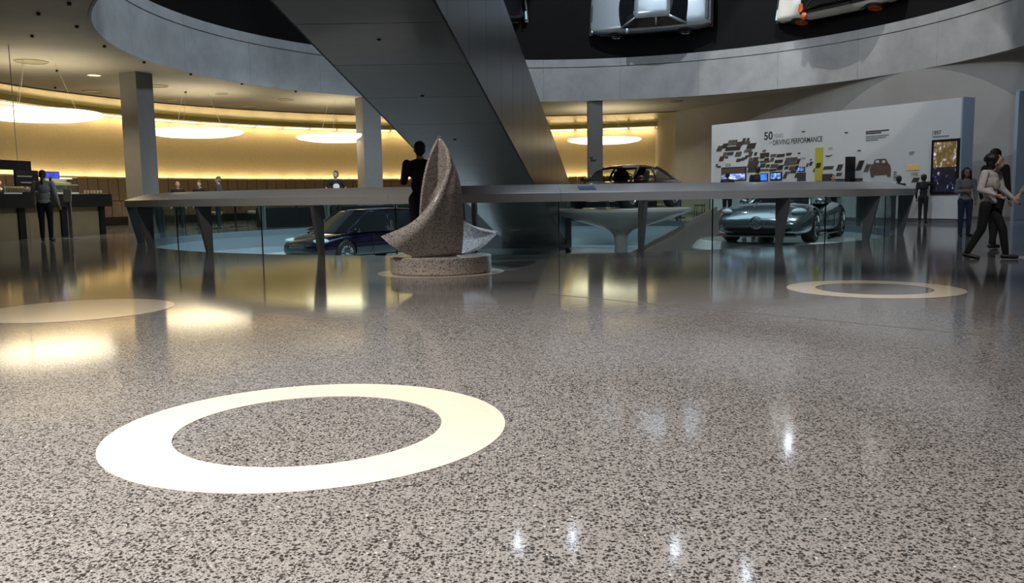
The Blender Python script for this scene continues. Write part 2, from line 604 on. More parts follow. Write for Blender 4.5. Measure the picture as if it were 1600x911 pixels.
# (angles run the other way: -X side is negative) rebuild with the proper span
bpy.data.objects.remove(gw)
WA0, WA1 = -205, -75
gw = sweep(WC, [(WR, 0), (WR+0.2, 0), (WR+0.2, CZ), (WR, CZ)], WA0, WA1, 130).build('wall_cafe', M_gold)
tag(gw, kind='structure')
autosmooth(gw)
GC = Vector((1.1, 23.5, 0))
gc = MB()
n = 90
inn = arc_pts(GC, 17.47, -202, -70, n)
outr = []
for p in inn:       # outer edge follows the café wall
    dd = (p-GC).normalized()
    t = 17.47
    while ((GC+dd*t)-WC).length < WR-0.42 and t < 26:
        t += 0.05
    outr.append(GC+dd*t)
for z in (CZ-0.03,):
    gc.rings([[Vector((p.x, p.y, CZ-0.03)) for p in inn], [Vector((p.x, p.y, CZ-0.03)) for p in outr]], closed_caps=False, loop=False)
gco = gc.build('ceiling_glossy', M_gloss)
tag(gco, kind='structure')
sd = gco.modifiers.new('s', 'SOLIDIFY'); sd.thickness = 0.03
edge = sweep(GC, [(17.42, CZ-0.035), (17.47, CZ-0.035), (17.47, CZ), (17.42, CZ)], -202, -70, 90).build('trim_2', mat('dark_gap', (0.03, 0.028, 0.02), 0.5))
tag(edge, kind='structure')
bulk = sweep(WC, [(WR-0.5, CZ-0.001), (WR-0.42, CZ-0.001), (WR-0.42, 4.47), (WR-0.5, 4.47)], WA0, WA1, 110).build('trim_3', mat('olive_bulkhead', (0.34, 0.30, 0.15), 0.4))
tag(bulk, kind='structure')
NL = 30
for i in range(NL):
    a0 = WA0 + (WA1-WA0)*i/NL + 0.25
    a1 = WA0 + (WA1-WA0)*(i+1)/NL - 0.25
    s_ = sweep(WC, [(WR-0.34, 4.44), (WR-0.1, 4.44), (WR-0.1, 4.40), (WR-0.34, 4.40)], a0, a1, 4).build('cove_light', M_cove)
    tag(s_, 'warm light strip tucked in the cove along the top of the gold café wall', 'light', 'light strips in the café wall cove')
    am = math.radians((a0+a1)/2)
    o = Vector((math.sin(am), -math.cos(am), 0))
    if -203 < (a0+a1)/2 < -95:
        L_ = area(WC+o*(WR-0.24)+Vector((0, 0, 4.37)), WC+o*(WR+0.25)+Vector((0, 0, 2.6)), 1.3, 8.5, (1.0, 0.76, 0.36), 0.12)
        L2 = area(WC+o*(WR-0.12)+Vector((0, 0, 1.9)), WC+o*(WR+0.14)+Vector((0, 0, 3.0)), 1.3, 12.5, (1.0, 0.78, 0.38), 0.1)

# banquette along the café wall
bq = empty('banquette', (WC.x, WC.y, 0), label='long brown padded banquette curving along the foot of the gold café wall', cat='bench')
Z0 = Vector((0, 0, 0))
nb = 84
base = sweep(Z0, [(WR-1.0, 0), (WR-0.02, 0), (WR-0.02, 0.34), (WR-1.0, 0.34)], WA0, WA1, 60).build('plinth', M_dark, bq)
for i in range(nb):
    a0 = WA0+(WA1-WA0)*i/nb+0.05
    a1 = WA0+(WA1-WA0)*(i+1)/nb-0.05
    am = (a0+a1)/2
    sweep(Z0, [(WR-0.33, 1.0), (WR-0.20, 1.0), (WR-0.16, 1.93), (WR-0.24, 1.96), (WR-0.30, 1.9)], a0, a1, 1).build('back_panel', M_bench, bq)
    sweep(Z0, [(WR-0.95, 0.34), (WR-0.3, 0.34), (WR-0.3, 0.96), (WR-0.42, 0.96), (WR-0.46, 0.5), (WR-0.95, 0.5)], a0, a1, 1).build('seat_cushion', M_bench, bq)

# columns
def column(c, wx, wy, rz, lab):
    o = MB().box((0, 0, CZ/2), (wx, wy, CZ)).build('column', M_colw)
    o.location = c
    o.rotation_euler = (0, 0, math.radians(rz))
    tag(o, lab, 'column')
    return o
column((-11.05, 25.75, 0), 0.62, 0.66, 66, 'thick square pillar at the end of the bar counter')
column((-5.35, 32.75, 0), 0.72, 0.72, 32, 'square pillar standing behind the dark people carrier')
column((3.47, 35.1, 0), 0.58, 0.58, 0, 'grey pillar with small printed notice behind the wedge coupe')
b = MB()
q = at(924, 246, 34.78); b.box((q.x, 34.79, q.z), (0.14, 0.02, 0.03)); q2 = at(926, 250, 34.78); b.box((q2.x+.03, 34.79, q2.z), (0.24, 0.02, 0.03))
tag(b.build('pillar_notice', M_ink), 'two tiny dark printed lines on the grey pillar', 'sign')

# right-hand wall with doorway
A, Bp = Vector((7.7, 40.0, 0)), Vector((14.25, 24.15, 0))
u = (Bp-A).normalized(); nrm = Vector((u.y, -u.x, 0))
if nrm.x > 0: nrm = -nrm
def wallbox(P, Q, th, z0, z1, nm, m, kind='structure', out=None):
    d_ = (Q-P); L_ = d_.length; a_ = math.atan2(d_.y, d_.x)
    nn_ = out if out is not None else -nrm
    o = MB().box((0, 0, (z0+z1)/2), (L_, th, z1-z0)).build(nm, m)
    o.location = (P+Q)/2 + nn_*(th/2)
    o.location.z = 0
    o.rotation_euler = (0, 0, a_)
    o['kind'] = kind
    return o
wallbox(A, Bp, 0.3, 0, CZ, 'wall_right', M_wallr)
C2 = Bp+u*3.2
wallbox(Bp, C2, 0.3, 3.6, CZ, 'wall_right_2', M_wallr)
wallbox(C2, C2+u*9, 0.3, 0, CZ, 'wall_right_3', M_wallr)
o = MB().box((0, 0, 1.8), (0.10, 0.9, 3.6)).build('door_1', M_blueg); o.location = Bp+u*0.05-nrm*0.3; o.rotation_euler = (0, 0, math.atan2(u.y, u.x)); tag(o, kind='structure')
wallbox(Bp-u*0.2-nrm*2.2, C2+u*.2-nrm*2.2, 0.1, 0, 3.7, 'wall_passage', mat('passage_black', (0.02, 0.022, 0.025), 0.6))
wallbox(A-u*0.2+nrm*0.01, Bp, 0.03, 0, 0.12, 'baseboard_right', M_post, out=nrm)
wallbox(Vector((7.7, 40, 0)), Vector((7.7, 47.5, 0)), 0.3, 0, CZ, 'wall_side', M_wallr, out=Vector((1, 0, 0)))

# exhibition partition
PA, PB = Vector((7.22, 30.8, 0)), Vector((12.0, 22.9, 0))
pu = (PB-PA).normalized(); pn = Vector((pu.y, -pu.x, 0))
if pn.x > 0: pn = -pn
PL = (PB-PA).length
PANG = math.atan2(pu.y, pu.x)
ex = empty('exhibition_wall', PA, PANG, 'tall white exhibition wall with photo collage, headline and screens', 'display')
# local axes: x along the wall, -y... find which local side faces out
side = -1 if (Matrix.Rotation(PANG, 3, 'Z') @ Vector((0, -1, 0))).dot(pn) > 0 else 1
MB().box((PL/2, -side*0.25, 3.33/2+.06), (PL, 0.5, 3.33-.12)).build('board', [M_panel], ex)
MB().box((PL/2, -side*0.25, 0.06), (PL-.04, 0.46, 0.12)).build('plinth', M_post, ex)
MB().box((PL+0.02, -side*0.25, 3.33/2+.06), (0.04, 0.52, 3.33-.1)).build('end_panel', M_blueg, ex)


def pan(px, py):
    d_ = ray(px, py)
    t = (PA-Vector((0, 0, EYE))).dot(pn)/d_.dot(pn)
    P = Vector((0, 0, EYE))+d_*t
    return (P-PA).dot(pu), P.z


def pquad(name, pts, m, off=0.006, th=0.012):
    """flat print on the board: polygon of (s,z) points"""
    y0, y1 = side*off, side*(off+th)
    b_ = MB().rings([[Vector((s_, y0, z_)) for s_, z_ in pts], [Vector((s_, y1, z_)) for s_, z_ in pts]])
    return b_.build(name, m, ex)


def prect(name, x0, y0, x1, y1, m, off=0.0, th=0.012, slant=0.0):
    s0, za = pan(x0, y0); s1, zb = pan(x1, y1)
    _, zc = pan(x0, y1)
    za, zb = max(za, zc), min(za, zc)
    return pquad(name, [(s0, zb), (s1, zb), (s1+slant, za), (s0+slant, za)], m, off, th)


def text_mesh(body, m, parent, width, height=None, bold=0.0, name='lettering'):
    c = bpy.data.curves.new('txt', 'FONT')
    c.body = body
    c.extrude = 0.0
    c.offset = bold
    t = bpy.data.objects.new('txt', c)
    COL.objects.link(t)
    dg = bpy.context.evaluated_depsgraph_get(); dg.update()
    me = bpy.data.meshes.new_from_object(t.evaluated_get(dg))
    bpy.data.objects.remove(t)
    co = np.empty(len(me.vertices)*3); me.vertices.foreach_get('co', co); co = co.reshape(-1, 3)
    co[:, 0] -= co[:, 0].min(); co[:, 1] -= co[:, 1].min()
    sx = width/max(co[:, 0].max(), 1e-6)
    sy = (height/max(co[:, 1].max(), 1e-6)) if height else sx
    co[:, 0] *= sx; co[:, 1] *= sy
    me.vertices.foreach_set('co', co.ravel()); me.update()
    me.materials.clear(); me.materials.append(m)
    me.name = name
    o_ = bpy.data.objects.new(name, me)
    COL.objects.link(o_)
    o_.parent = parent
    return o_


def ptext(body, x0, y0, x1, m, hpx, rot=0, bold=0.0):
    """baseline-left pixel (x0,y0), right edge x1; laid flat on the board"""
    s0, z0 = pan(x0, y0); s1, _ = pan(x1, y0)
    _, zt = pan(x0, y0-hpx)
    if rot:
        s1, _ = pan(x1, y0)
        o_ = text_mesh(body, m, ex, zt-z0, abs(s1-s0), bold)
        o_.matrix_parent_inverse = Matrix()
        o_.rotation_euler = (PI/2, -PI/2, 0) if side < 0 else (PI/2, 0, PI)
        o_.location = (s1, side*0.008, z0)
        return o_
    o_ = text_mesh(body, m, ex, s1-s0, zt-z0, bold)
    o_.rotation_euler = (PI/2, 0, 0)
    o_.location = (s0, side*0.008, z0)
    return o_


ptext('50', 1194, 219, 1207.5, M_ink, 12.5, bold=0.02)
ptext('YEARS', 1209, 216, 1224, M_greyink, 6.5)
ptext('OF', 1202, 225.5, 1206.5, M_greyink, 4)
ptext('DRIVING PERFORMANCE', 1208, 227.0, 1285, M_ink, 8, bold=0.012)
ptext('1997', 1457, 211.5, 1470.5, M_ink, 7)
ptext('1998', 1424, 275.5, 1434, M_greyink, 6)
ptext('2008', 1133, 260.5, 1142, M_greyink, 5)
ptext('2004', 1251, 250, 1259, M_greyink, 4)
ptext('2003', 1294, 234.5, 1301, M_greyink, 4.5)
ptext('1999', 1396, 282, 1402, M_ink, 14, rot=1)
ptext('2002', 1321, 262, 1325, M_greyink, 12, rot=1)
for k, (x0, x1, y) in enumerate([(1353, 1389, 206), (1353, 1377, 209), (1353, 1389, 213.5), (1353, 1384, 216.5), (1353, 1372, 219.5), (1457, 1483, 214), (1253, 1258, 206), (1320, 1325, 207.5), (1340, 1345, 235.5), (1421, 1429, 238), (1421, 1427, 241)]):
    s0, z0 = pan(x0, y); s1, _ = pan(x1, y)
    pquad('caption_line', [(s0, z0-0.018), (s1, z0-0.018), (s1, z0+0.018), (s0, z0+0.018)], M_ink if k in (0, 1, 6, 7, 8) else M_greyink, 0.0, 0.008)
# collage of slanted photo prints
cl = [(1119, 237, 1127, 4), (1121, 233, 1131, 4), (1133, 236, 1156, 5), (1136, 228, 1150, 7), (1150, 228, 1160, 5), (1160, 221, 1164, 4), (1166, 221, 1170, 4), (1160, 226, 1171, 4),
      (1128, 232, 1135, 6), (1128, 247, 1133, 7), (1123, 252, 1130, 6), (1135, 243, 1145, 4), (1133, 248, 1137, 3), (1148, 245, 1157, 6), (1166, 233, 1179, 7), (1162, 239, 1174, 4),
      (1150, 253, 1157, 4), (1158, 251, 1163, 4), (1163, 249, 1167, 5), (1168, 246, 1174, 7), (1178, 243, 1182, 4), (1169, 253, 1175, 5), (1176, 252, 1184, 5),
      (1167, 262, 1183, 8), (1167, 270, 1183, 7), (1118, 260, 1121, 3), (1120, 262, 1126, 2),
      (1191, 238, 1196, 3), (1187, 243, 1201, 3), (1187, 248, 1194, 4), (1195, 246, 1201, 4), (1187, 255, 1202, 3), (1194, 251, 1201, 3), (1203, 246, 1212, 4), (1213, 246, 1225, 4), (1228, 243, 1236, 3), (1246, 241, 1250, 2),
      (1203, 253, 1208, 5), (1210, 255, 1222, 4), (1224, 259, 1242, 10), (1243, 257, 1248, 7), (1187, 262, 1195, 5), (1196, 262, 1202, 4), (1203, 263, 1214, 5), (1215, 263, 1223, 4), (1187, 268, 1200, 3), (1201, 268, 1212, 3), (1213, 266, 1222, 4),
      (1225, 265, 1231, 4), (1232, 266, 1240, 5), (1241, 265, 1246, 5), (1226, 272, 1233, 3), (1234, 271, 1243, 4), (1223, 279, 1228, 6), (1241, 278, 1246, 6), (1259, 261, 1262, 5), (1264, 259, 1268, 5), (1265, 251, 1268, 2), (1270, 269, 1273, 5),
      (1286, 265, 1301, 4), (1306, 267, 1314, 8), (1306, 275, 1314, 4), (1337, 266, 1345, 12), (1349, 269, 1356, 10), (1424, 285, 1434, 6)]
for k, (x0, y1, x1, hh) in enumerate(cl):
    s0, z0 = pan(x0, y1); s1, z1_ = pan(x1, y1); _, zt = pan(x0, y1-hh*1.22)
    sl = (zt-z0)*0.45
    pquad('photo_print', [(s0, z0), (s1, z0), (s1+sl, zt), (s0+sl, zt)], M_print[k % 6], 0.0, 0.006+0.004*(k % 3))
# yellow strip, small black print, screens
prect('yellow_banner', 1274.5, 231, 1285, 283, M_yellow, 0, 0.02)
pquad('photo_print', [pan(1275, 263), pan(1282, 262), pan(1284, 254), pan(1277, 255)], M_print[2], 0.022, 0.006)
pquad('swoosh_print', [pan(1289, 243), pan(1293, 245.5), pan(1297, 244.5), pan(1301, 241.5), pan(1296, 243)], M_ink, 0.0, 0.01)
prect('dark_print', 1285.5, 272, 1301, 283, M_ink, 0, 0.015)
prect('dark_print', 1246, 270, 1259, 283, M_print[5], 0, 0.015)
MSC1 = screen_mat('screen_stripes', [(0.10, 0.07, 0.05), (0.12, 0.25, 0.8), (0.75, 0.85, 1.0)], 3.0, 1.1, (0.8, 1, 5), (0.42, 0.6))
MSC2 = screen_mat('screen_blue', [(0.01, 0.06, 0.5), (0.05, 0.3, 1.0)], 1.5, 1.2)
MSC3 = screen_mat('screen_mixed', [(0.02, 0.05, 0.1), (0.05, 0.2, 0.75), (0.5, 0.75, 1.0)], 9, 1.0, (1, 1, 1), (0.35, 0.62))
MSC4 = screen_mat('screen_gold', [(0.10, 0.065, 0.02), (0.20, 0.14, 0.05), (0.75, 0.75, 1.0)], 11, 0.9, (1, 1, 0.6), (0.45, 0.66))
MSC5 = screen_mat('screen_night', [(0.005, 0.005, 0.01), (0.01, 0.015, 0.07), (0.5, 0.55, 1.0)], 12, 0.8, (1, 1, 0.6), (0.5, 0.68))
def screen(x0, y0, x1, y1, ms, fr=0.03):
    f_ = prect('screen_frame', x0, y0, x1, y1, M_dark, 0, 0.03)
    s0, za = pan(x0, y0); s1, _ = pan(x1, y1); zb = pan(x0, y1)[1]
    n_ = len(ms); zz = [za-fr-(za-zb-2*fr)*i/n_ for i in range(n_+1)]
    for i, m_ in enumerate(ms):
        y_0, y_1 = side*0.03, side*0.036
        MB().rings([[Vector((s_, y_, z_)) for s_, z_ in ((s0+fr, zz[i+1]), (s1-fr, zz[i+1]), (s1-fr, zz[i]), (s0+fr, zz[i]))] for y_ in (y_0, y_1)]).build('screen_picture', m_, f_)
screen(1128, 262, 1166, 283, [mat('taupe', (0.12, 0.09, 0.07), 0.5), MSC1])
screen(1189, 271.5, 1200, 283, [MSC2], 0.02)
screen(1204, 269, 1222, 282, [MSC3], 0.04)
screen(1247, 261, 1258, 268, [MSC3], 0.02)
screen(1457, 219, 1497, 304, [MSC4, MSC5], 0.07)
prect('gold_window', 1417.5, 258, 1436, 266, mat('gold_box', (0.3, 0.2, 0.05), 0.4, emit=(0.6, 0.4, 0.12), estr=0.35), 0, 0.02)
# upright black display and printed brown car picture
q0 = pan(1334, 245); q1 = pan(1334, 290)
MB().box((q0[0], side*0.15, (q0[1]+q1[1])/2), (0.13, 0.3, q0[1]-q1[1])).build('display_fin', M_dark, ex)
prect('shelf_strip', 1305, 280, 1348, 281.6, M_dark, 0, 0.12)
cp_ = [(1361, 277), (1359, 266), (1361, 258), (1365, 256), (1367, 250), (1371, 248.5), (1384, 248), (1386, 251), (1388, 255), (1391, 258), (1392.5, 266), (1391.5, 276), (1387, 276.5), (1386, 273), (1366, 274), (1365, 277.5)]
cpo = pquad('car_picture', [pan(*p) for p in cp_], M_brown, 0.0, 0.012)
for xa, xb in ((1369.5, 1374.5), (1379.5, 1384)):
    y_0, y_1 = side*0.012, side*0.016
    MB().rings([[Vector((s_, y_, z_)) for s_, z_ in (pan(xa-1, 254.5), pan(xb, 254.3), pan(xb-1, 250.3), pan(xa, 250.5))] for y_ in (y_0, y_1)]).build('window_print', M_panel, cpo)

# ================================================================== BALUSTRADE
bl = empty('balustrade', RC, 0, 'ring-shaped balustrade with sloped grey top rail, tapered fins and glass around floor opening', 'railing')
NP = 22
PH = 11.6
rail_prof = [(RR+0.33, 0.80), (RR+0.33, 0.925), (RR+0.29, 0.945), (RR-0.12, 1.06), (RR-0.14, 1.05), (RR-0.12, 1.02), (RR+0.2, 0.80)]
for i in range(NP):
    a0 = PH-8.18+16.3636*i
    autosmooth(sweep(Z0, rail_prof, a0+0.01, a0+16.3636-0.01, 12).build('top_rail', M_rail, bl), 20)
    am = math.radians(PH+16.3636*i)
    rd = Vector((math.sin(am), -math.cos(am), 0)); tg = Vector((math.cos(am), math.sin(am), 0))
    ring_a = []
    pr = [(RR+0.03, 0.0), (RR+0.03, 0.81), (RR+0.32, 0.81), (RR+0.14, 0.0)]
    MB().rings([[rd*r_+tg*t_+Vector((0, 0, z_)) for r_, z_ in pr] for t_ in (-0.028, 0.028)]).build('post', M_post, bl)
    sweep(Z0, [(RR-0.005, 0.0), (RR+0.010, 0.0), (RR+0.010, 0.9), (RR-0.005, 0.9)], a0+0.06, a0+16.3636-0.06, 10).build('glass_panel', M_glass, bl)
    aj = math.radians(a0)
    rj = Vector((math.sin(aj), -math.cos(aj), 0)); tj = Vector((math.cos(aj), math.sin(aj), 0))
    MB().rings([[rj*r_+tj*t_+Vector((0, 0, z_)) for r_, z_ in [(RR-0.004, 0), (RR+0.010, 0), (RR+0.010, 0.9), (RR-0.004, 0.9)]] for t_ in (-0.008, 0.008)]).build('glass_seal', M_dark, bl)
# blue strip on the rail
am = math.atan2(at(918, 293, 12.8).x-RC.x, 8.9)
b = MB(); rs = []
for k in range(5):
    a_ = am-0.014+0.028*k/4
    rs.append([RC+Vector((math.sin(a_)*r_, -math.cos(a_)*r_, z_)) for r_, z_ in ((RR+0.21, 0.9705), (RR+0.03, 1.021), (RR+0.03, 1.026), (RR+0.21, 0.9755))])
b.rings(rs)
tag(b.build('paper_strip', mat('blue_paper', (0.05, 0.14, 0.42), 0.5)), 'small blue printed strip lying on the sloped top rail', 'leaflet')

# ================================================================== DIAGONAL STEEL BEAM
W = 1.8
Dv = ray(1004, 600); Dv = Dv/Dv.y
M0 = at(680, 0, 9.6)
H = 1.16*W
TE = 27.3-9.6
bm_root = empty('steel_beam', (0, 0, 0), label='huge slanting beam clad in dark brushed steel panels crossing the hall', cat='beam')
def beam_sec(t, ins=0.0):
    m_ = M0+Dv*t
    top = m_.z+H-ins
    if t < 3.2: top = min(top, CZ-0.03)
    return [Vector((m_.x-W+ins, m_.y, m_.z+ins)), Vector((m_.x-ins, m_.y, m_.z+ins)), Vector((m_.x-ins, m_.y, top)), Vector((m_.x-W+ins, m_.y, top))]
MB().rings([beam_sec(t, 0.03) for t in (-1.2, 3.19, 3.21, 9, TE)]).build('core', M_dark, bm_root)
ts = [-1.2+0.52] + [0.56+1.25*k for k in range(-0, 14)] + [TE]
ts = [-1.2] + [t for t in [0.56-1.25]+[0.56+1.25*k for k in range(14)] if t < TE-0.3] + [TE]
for i in range(len(ts)-1):
    t0, t1 = ts[i]+0.006, ts[i+1]-0.006
    if t0 < 3.2 < t1: pass
    S0, S1 = beam_sec(t0), beam_sec(t1)
    up = Vector((0, 0, 0.028)); lf = Vector((-0.028, 0, 0))
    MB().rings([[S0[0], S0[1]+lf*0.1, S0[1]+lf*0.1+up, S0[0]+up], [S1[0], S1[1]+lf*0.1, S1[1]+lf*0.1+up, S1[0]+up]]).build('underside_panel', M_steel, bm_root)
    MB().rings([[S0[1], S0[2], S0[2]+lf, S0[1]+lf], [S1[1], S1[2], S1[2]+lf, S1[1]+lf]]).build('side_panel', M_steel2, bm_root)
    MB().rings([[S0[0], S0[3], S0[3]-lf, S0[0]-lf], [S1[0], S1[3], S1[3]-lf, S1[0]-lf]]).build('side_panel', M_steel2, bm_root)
for px, py in ((592, 62), (660, 150), (711, 218)):
    d_ = ray(px, py)
    # meet the underside plane
    nrm_u = Vector((1, 0, 0)).cross(Dv).normalized()
    t_ = (M0-Vector((0, 0, EYE))).dot(nrm_u)/d_.dot(nrm_u)
    MB().ell(Vector((0, 0, EYE))+d_*t_, (0.028, 0.028, 0.012)).build('fixing_hole', M_dark, bm_root)
# landing box at the foot of the beam
e0, e1 = at(727, 350, 25.4), at(892, 350, 25.4)
lb = empty('landing_box', (0, 0, 0), label='dark steel landing box where the slanting beam comes down into the opening', cat='landing')
MB().box(((e0.x+e1.x)/2, 26.8, 0.27), (e1.x-e0.x, 2.8, 1.82)).build('casing', mat('landing_steel', (0.10, 0.105, 0.11), 0.3, metal=0.5), lb)
MB().box(((e0.x+e1.x)/2+.1, 26.9, -0.755), (e1.x-e0.x-0.5, 2.4, 0.23)).build('plinth', M_pitf, lb)

# ================================================================== SCULPTURE
def px3(x, y, Y): return at(x, y, Y)


def crv(pts, n):
    """Catmull-Rom through 3d points"""
    P = [2*pts[0]-pts[1]]+pts+[2*pts[-1]-pts[-2]]
    out = []
    m_ = len(pts)-1
    for i in range(n+1):
        t = i/n*m_
        k = min(int(t), m_-1); f_ = t-k
        a, b_, c, d_ = P[k], P[k+1], P[k+2], P[k+3]
        out.append(0.5*((2*b_)+(c-a)*f_+(2*a-5*b_+4*c-d_)*f_*f_+(3*b_-a-3*c+d_)*f_**3))
    return out


def patch(b_, left, right, th, bulge, n=26, m=16):
    """surface between two boundary curves (both top to bottom), bulged along Y, with thickness"""
    L_, R_ = crv(left, n), crv(right, n)
    g = []
    for i in range(n+1):
        row = []
        for j in range(m+1):
            s_ = j/m
            p = L_[i].lerp(R_[i], s_)
            w_ = (R_[i]-L_[i]).length
            p = p+Vector((0, bulge*w_*4*s_*(1-s_), 0))
            row.append(p)
        g.append(row)
    # normals
    fr, bk = [], []
    for i in range(n+1):
        for j in range(m+1):
            du = g[i][min(j+1, m)]-g[i][max(j-1, 0)]
            dv = g[min(i+1, n)][j]-g[max(i-1, 0)][j]
            nn_ = du.cross(dv)
            nn_ = nn_.normalized() if nn_.length > 1e-9 else Vector((0, -1, 0))
            if nn_.y > 0: nn_ = -nn_
            e_ = min(1.0, 0.45+2.2*min(j, m-j)/m)
            fr.append(g[i][j]+nn_*th*e_/2); bk.append(g[i][j]-nn_*th*e_/2)
    N_ = (n+1)*(m+1)
    fs = []
    for i in range(n):
        for j in range(m):
            a = i*(m+1)+j
            fs.append((a, a+1, a+m+2, a+m+1)); fs.append((N_+a+m+1, N_+a+m+2, N_+a+1, N_+a))
    edge_ = [(0, j) for j in range(m)]+[(i, m) for i in range(n)]+[(n, j) for j in range(m, 0, -1)]+[(i, 0) for i in range(n, 0, -1)]
    for k in range(len(edge_)):
        i0, j0 = edge_[k]; i1, j1 = edge_[(k+1) % len(edge_)]
        a, c = i0*(m+1)+j0, i1*(m+1)+j1
        fs.append((c, a, N_+a, N_+c))
    b_.add(fr+bk, fs)


sc_root = empty('sail_sculpture', (-0.84, 10.1, 0), label='speckled granite sculpture of curved pointed sails on a round plinth', cat='sculpture')
off = Vector((-0.84, 10.1, 0))
def coons(b_, left, right, top, bot, th, bulge, n=30, m=26):
    L_, R_ = crv(left, n) if len(left) > 1 else [left[0]]*(n+1), crv(right, n) if len(right) > 1 else [right[0]]*(n+1)
    T_, B_ = crv(top, m) if len(top) > 1 else [top[0]]*(m+1), crv(bot, m) if len(bot) > 1 else [bot[0]]*(m+1)
    g = []
    for i in range(n+1):
        v_ = i/n
        row = []
        for j in range(m+1):
            u_ = j/m
            p = L_[i]*(1-u_)+R_[i]*u_+T_[j]*(1-v_)+B_[j]*v_-(L_[0]*(1-u_)*(1-v_)+R_[0]*u_*(1-v_)+L_[n]*(1-u_)*v_+R_[n]*u_*v_)
            p = p+Vector((0, bulge*4*u_*(1-u_)*min(1, 2.2*v_)*min(1, 2.2*(1.02-v_) if len(right) == 1 or len(left) == 1 else 1), 0))
            row.append(p)
        g.append(row)
    fr, bk = [], []
    for i in range(n+1):
        for j in range(m+1):
            ii, jj = min(max(i, 1), n-1), min(max(j, 1), m-1)
            nn_ = (g[ii][jj+1]-g[ii][jj-1]).cross(g[ii+1][jj]-g[ii-1][jj])
            nn_ = nn_.normalized() if nn_.length > 1e-12 else Vector((0, -1, 0))
            if nn_.y > 0: nn_ = -nn_
            e_ = min(1.0, 0.6+1.6*min(j, m-j)/m)
            fr.append(g[i][j]+nn_*th*e_/2); bk.append(g[i][j]-nn_*th*e_/2)
    N_ = (n+1)*(m+1)
    fs = []
    for i in range(n):
        for j in range(m):
            a_ = i*(m+1)+j
            fs.append((a_, a_+m+1, a_+m+2, a_+1)); fs.append((N_+a_+m+1, N_+a_, N_+a_+1, N_+a_+m+2))
    ed = [(0, j) for j in range(m)]+[(i, m) for i in range(n)]+[(n, j) for j in range(m, 0, -1)]+[(i, 0) for i in range(n, 0, -1)]
    for k in range(len(ed)):
        i0, j0 = ed[k]; i1, j1 = ed[(k+1) % len(ed)]
        a_, c_ = i0*(m+1)+j0, i1*(m+1)+j1
        fs.append((a_, c_, N_+c_, N_+a_))
    b_.add(fr+bk, fs)


b = MB()
V = lambda x, y, Y: px3(x, y, Y)-off
apex = V(686, 213, 10.12)
# rear sail, hollow towards the viewer
coons(b, [apex, V(673, 240, 10.16), V(663, 276, 10.22), V(658, 312, 10.26), V(657, 345, 10.28), V(664, 392, 10.2)],
         [apex, V(700, 237, 10.04), V(712, 268, 9.96), V(719, 300, 9.90), V(722, 345, 9.86), V(719, 392, 9.92)],
         [apex], [V(664, 392, 10.2), V(690, 399, 10.1), V(719, 392, 9.92)], 0.05, 0.26)
# front sail sweeping down to the low tip
top_ = V(699, 236, 10.03)
tip = V(596, 370, 9.66)
coons(b, [top_, V(703, 256, 9.88), V(692, 287, 9.68), V(672, 321, 9.56), V(642, 350, 9.58), tip],
         [top_, V(712, 268, 9.94), V(719, 300, 9.86), V(722, 345, 9.80), V(720, 395, 9.88)],
         [top_], [tip, V(618, 384, 9.74), V(648, 397, 9.86), V(688, 403, 9.92), V(721, 395, 9.90)], 0.055, -0.17)
# wing beyond
wt_ = V(777, 363, 10.46)
coons(b, [V(708, 330, 10.0), V(708, 365, 10.0), V(700, 397, 10.02)], [wt_], [V(708, 330, 10.0), V(726, 346, 10.14), V(748, 357, 10.30), wt_],
         [V(700, 397, 10.02), V(722, 397, 10.1), V(750, 386, 10.26), wt_], 0.05, 0.14)
b.ell(V(685, 385, 10.05), (0.20, 0.12, 0.13))
sc = b.build('stone_sails', M_granite, sc_root)
autosmooth(sc, 50)
pl = MB().lathe([(0.585, 0.0), (0.585, 0.012), (0.6, 0.02), (0.6, 0.195), (0.59, 0.205), (0.3, 0.205)], n=96).build('plinth', M_granite, sc_root)
autosmooth(pl)

# ================================================================== STAND, RAMP, TURNTABLE
TP = Vector((3.1, 24.0, 0))
st = MB().lathe([(0.24, -0.95), (0.19, -0.88), (0.18, -0.40), (0.21, -0.24), (0.28, -0.14), (0.40, -0.06), (0.6, 0.0), (0.87, 0.075), (1.36, 0.22), (1.88, 0.40), (1.94, 0.45), (1.94, 0.51), (1.9, 0.54)], n=96).build('funnel_stand', M_gw)
st.location = TP
autosmooth(st, 50)
tag(st, 'glossy white funnel-shaped display stand with thin stem and round top', 'display stand')

rp = empty('ramp', (0, 0, 0), label='grey-brown sloping ramp rising beside the silver roadster with an orange underside', cat='ramp')
a, c = at(985, 404, 22.2), at(1135, 323, 22.2)
thv = Vector((0, 0.5, 0))
def beam4(P, Q, drop, y0, y1, m_, nm):
    MB().rings([[P+Vector((0, y0, 0)), P+Vector((0, y1, 0)), P+Vector((0, y1, -drop)), P+Vector((0, y0, -drop))], [Q+Vector((0, y0, 0)), Q+Vector((0, y1, 0)), Q+Vector((0, y1, -drop)), Q+Vector((0, y0, -drop))]]).build(nm, m_, rp)
mr = mat('ramp_paint', (0.33, 0.29, 0.26), 0.4)
beam4(a, c, 0.62, 0, 0.12, mr, 'side_panel')
beam4(a, c, 0.62, 1.0, 1.1, mr, 'side_panel')
beam4(a-Vector((0, 0, 0.3)), c-Vector((0, 0, 0.3)), 0.1, 0.12, 1.0, M_pitf, 'deck')
beam4(a-Vector((0, 0, 0.63)), c-Vector((0, 0, 0.63)), 0.12, 0.02, 1.1, M_orange, 'underside')

TT = Vector((6.40, 19.85, 0))
tt = empty('turntable', TT, 0, 'round white car platform with sloping edge under the silver roadster', 'platform')
MB().lathe([(2.15, -0.95), (2.15, -0.36), (2.02, -0.20), (1.95, -0.17)], n=96).build('platform', M_gw, tt)

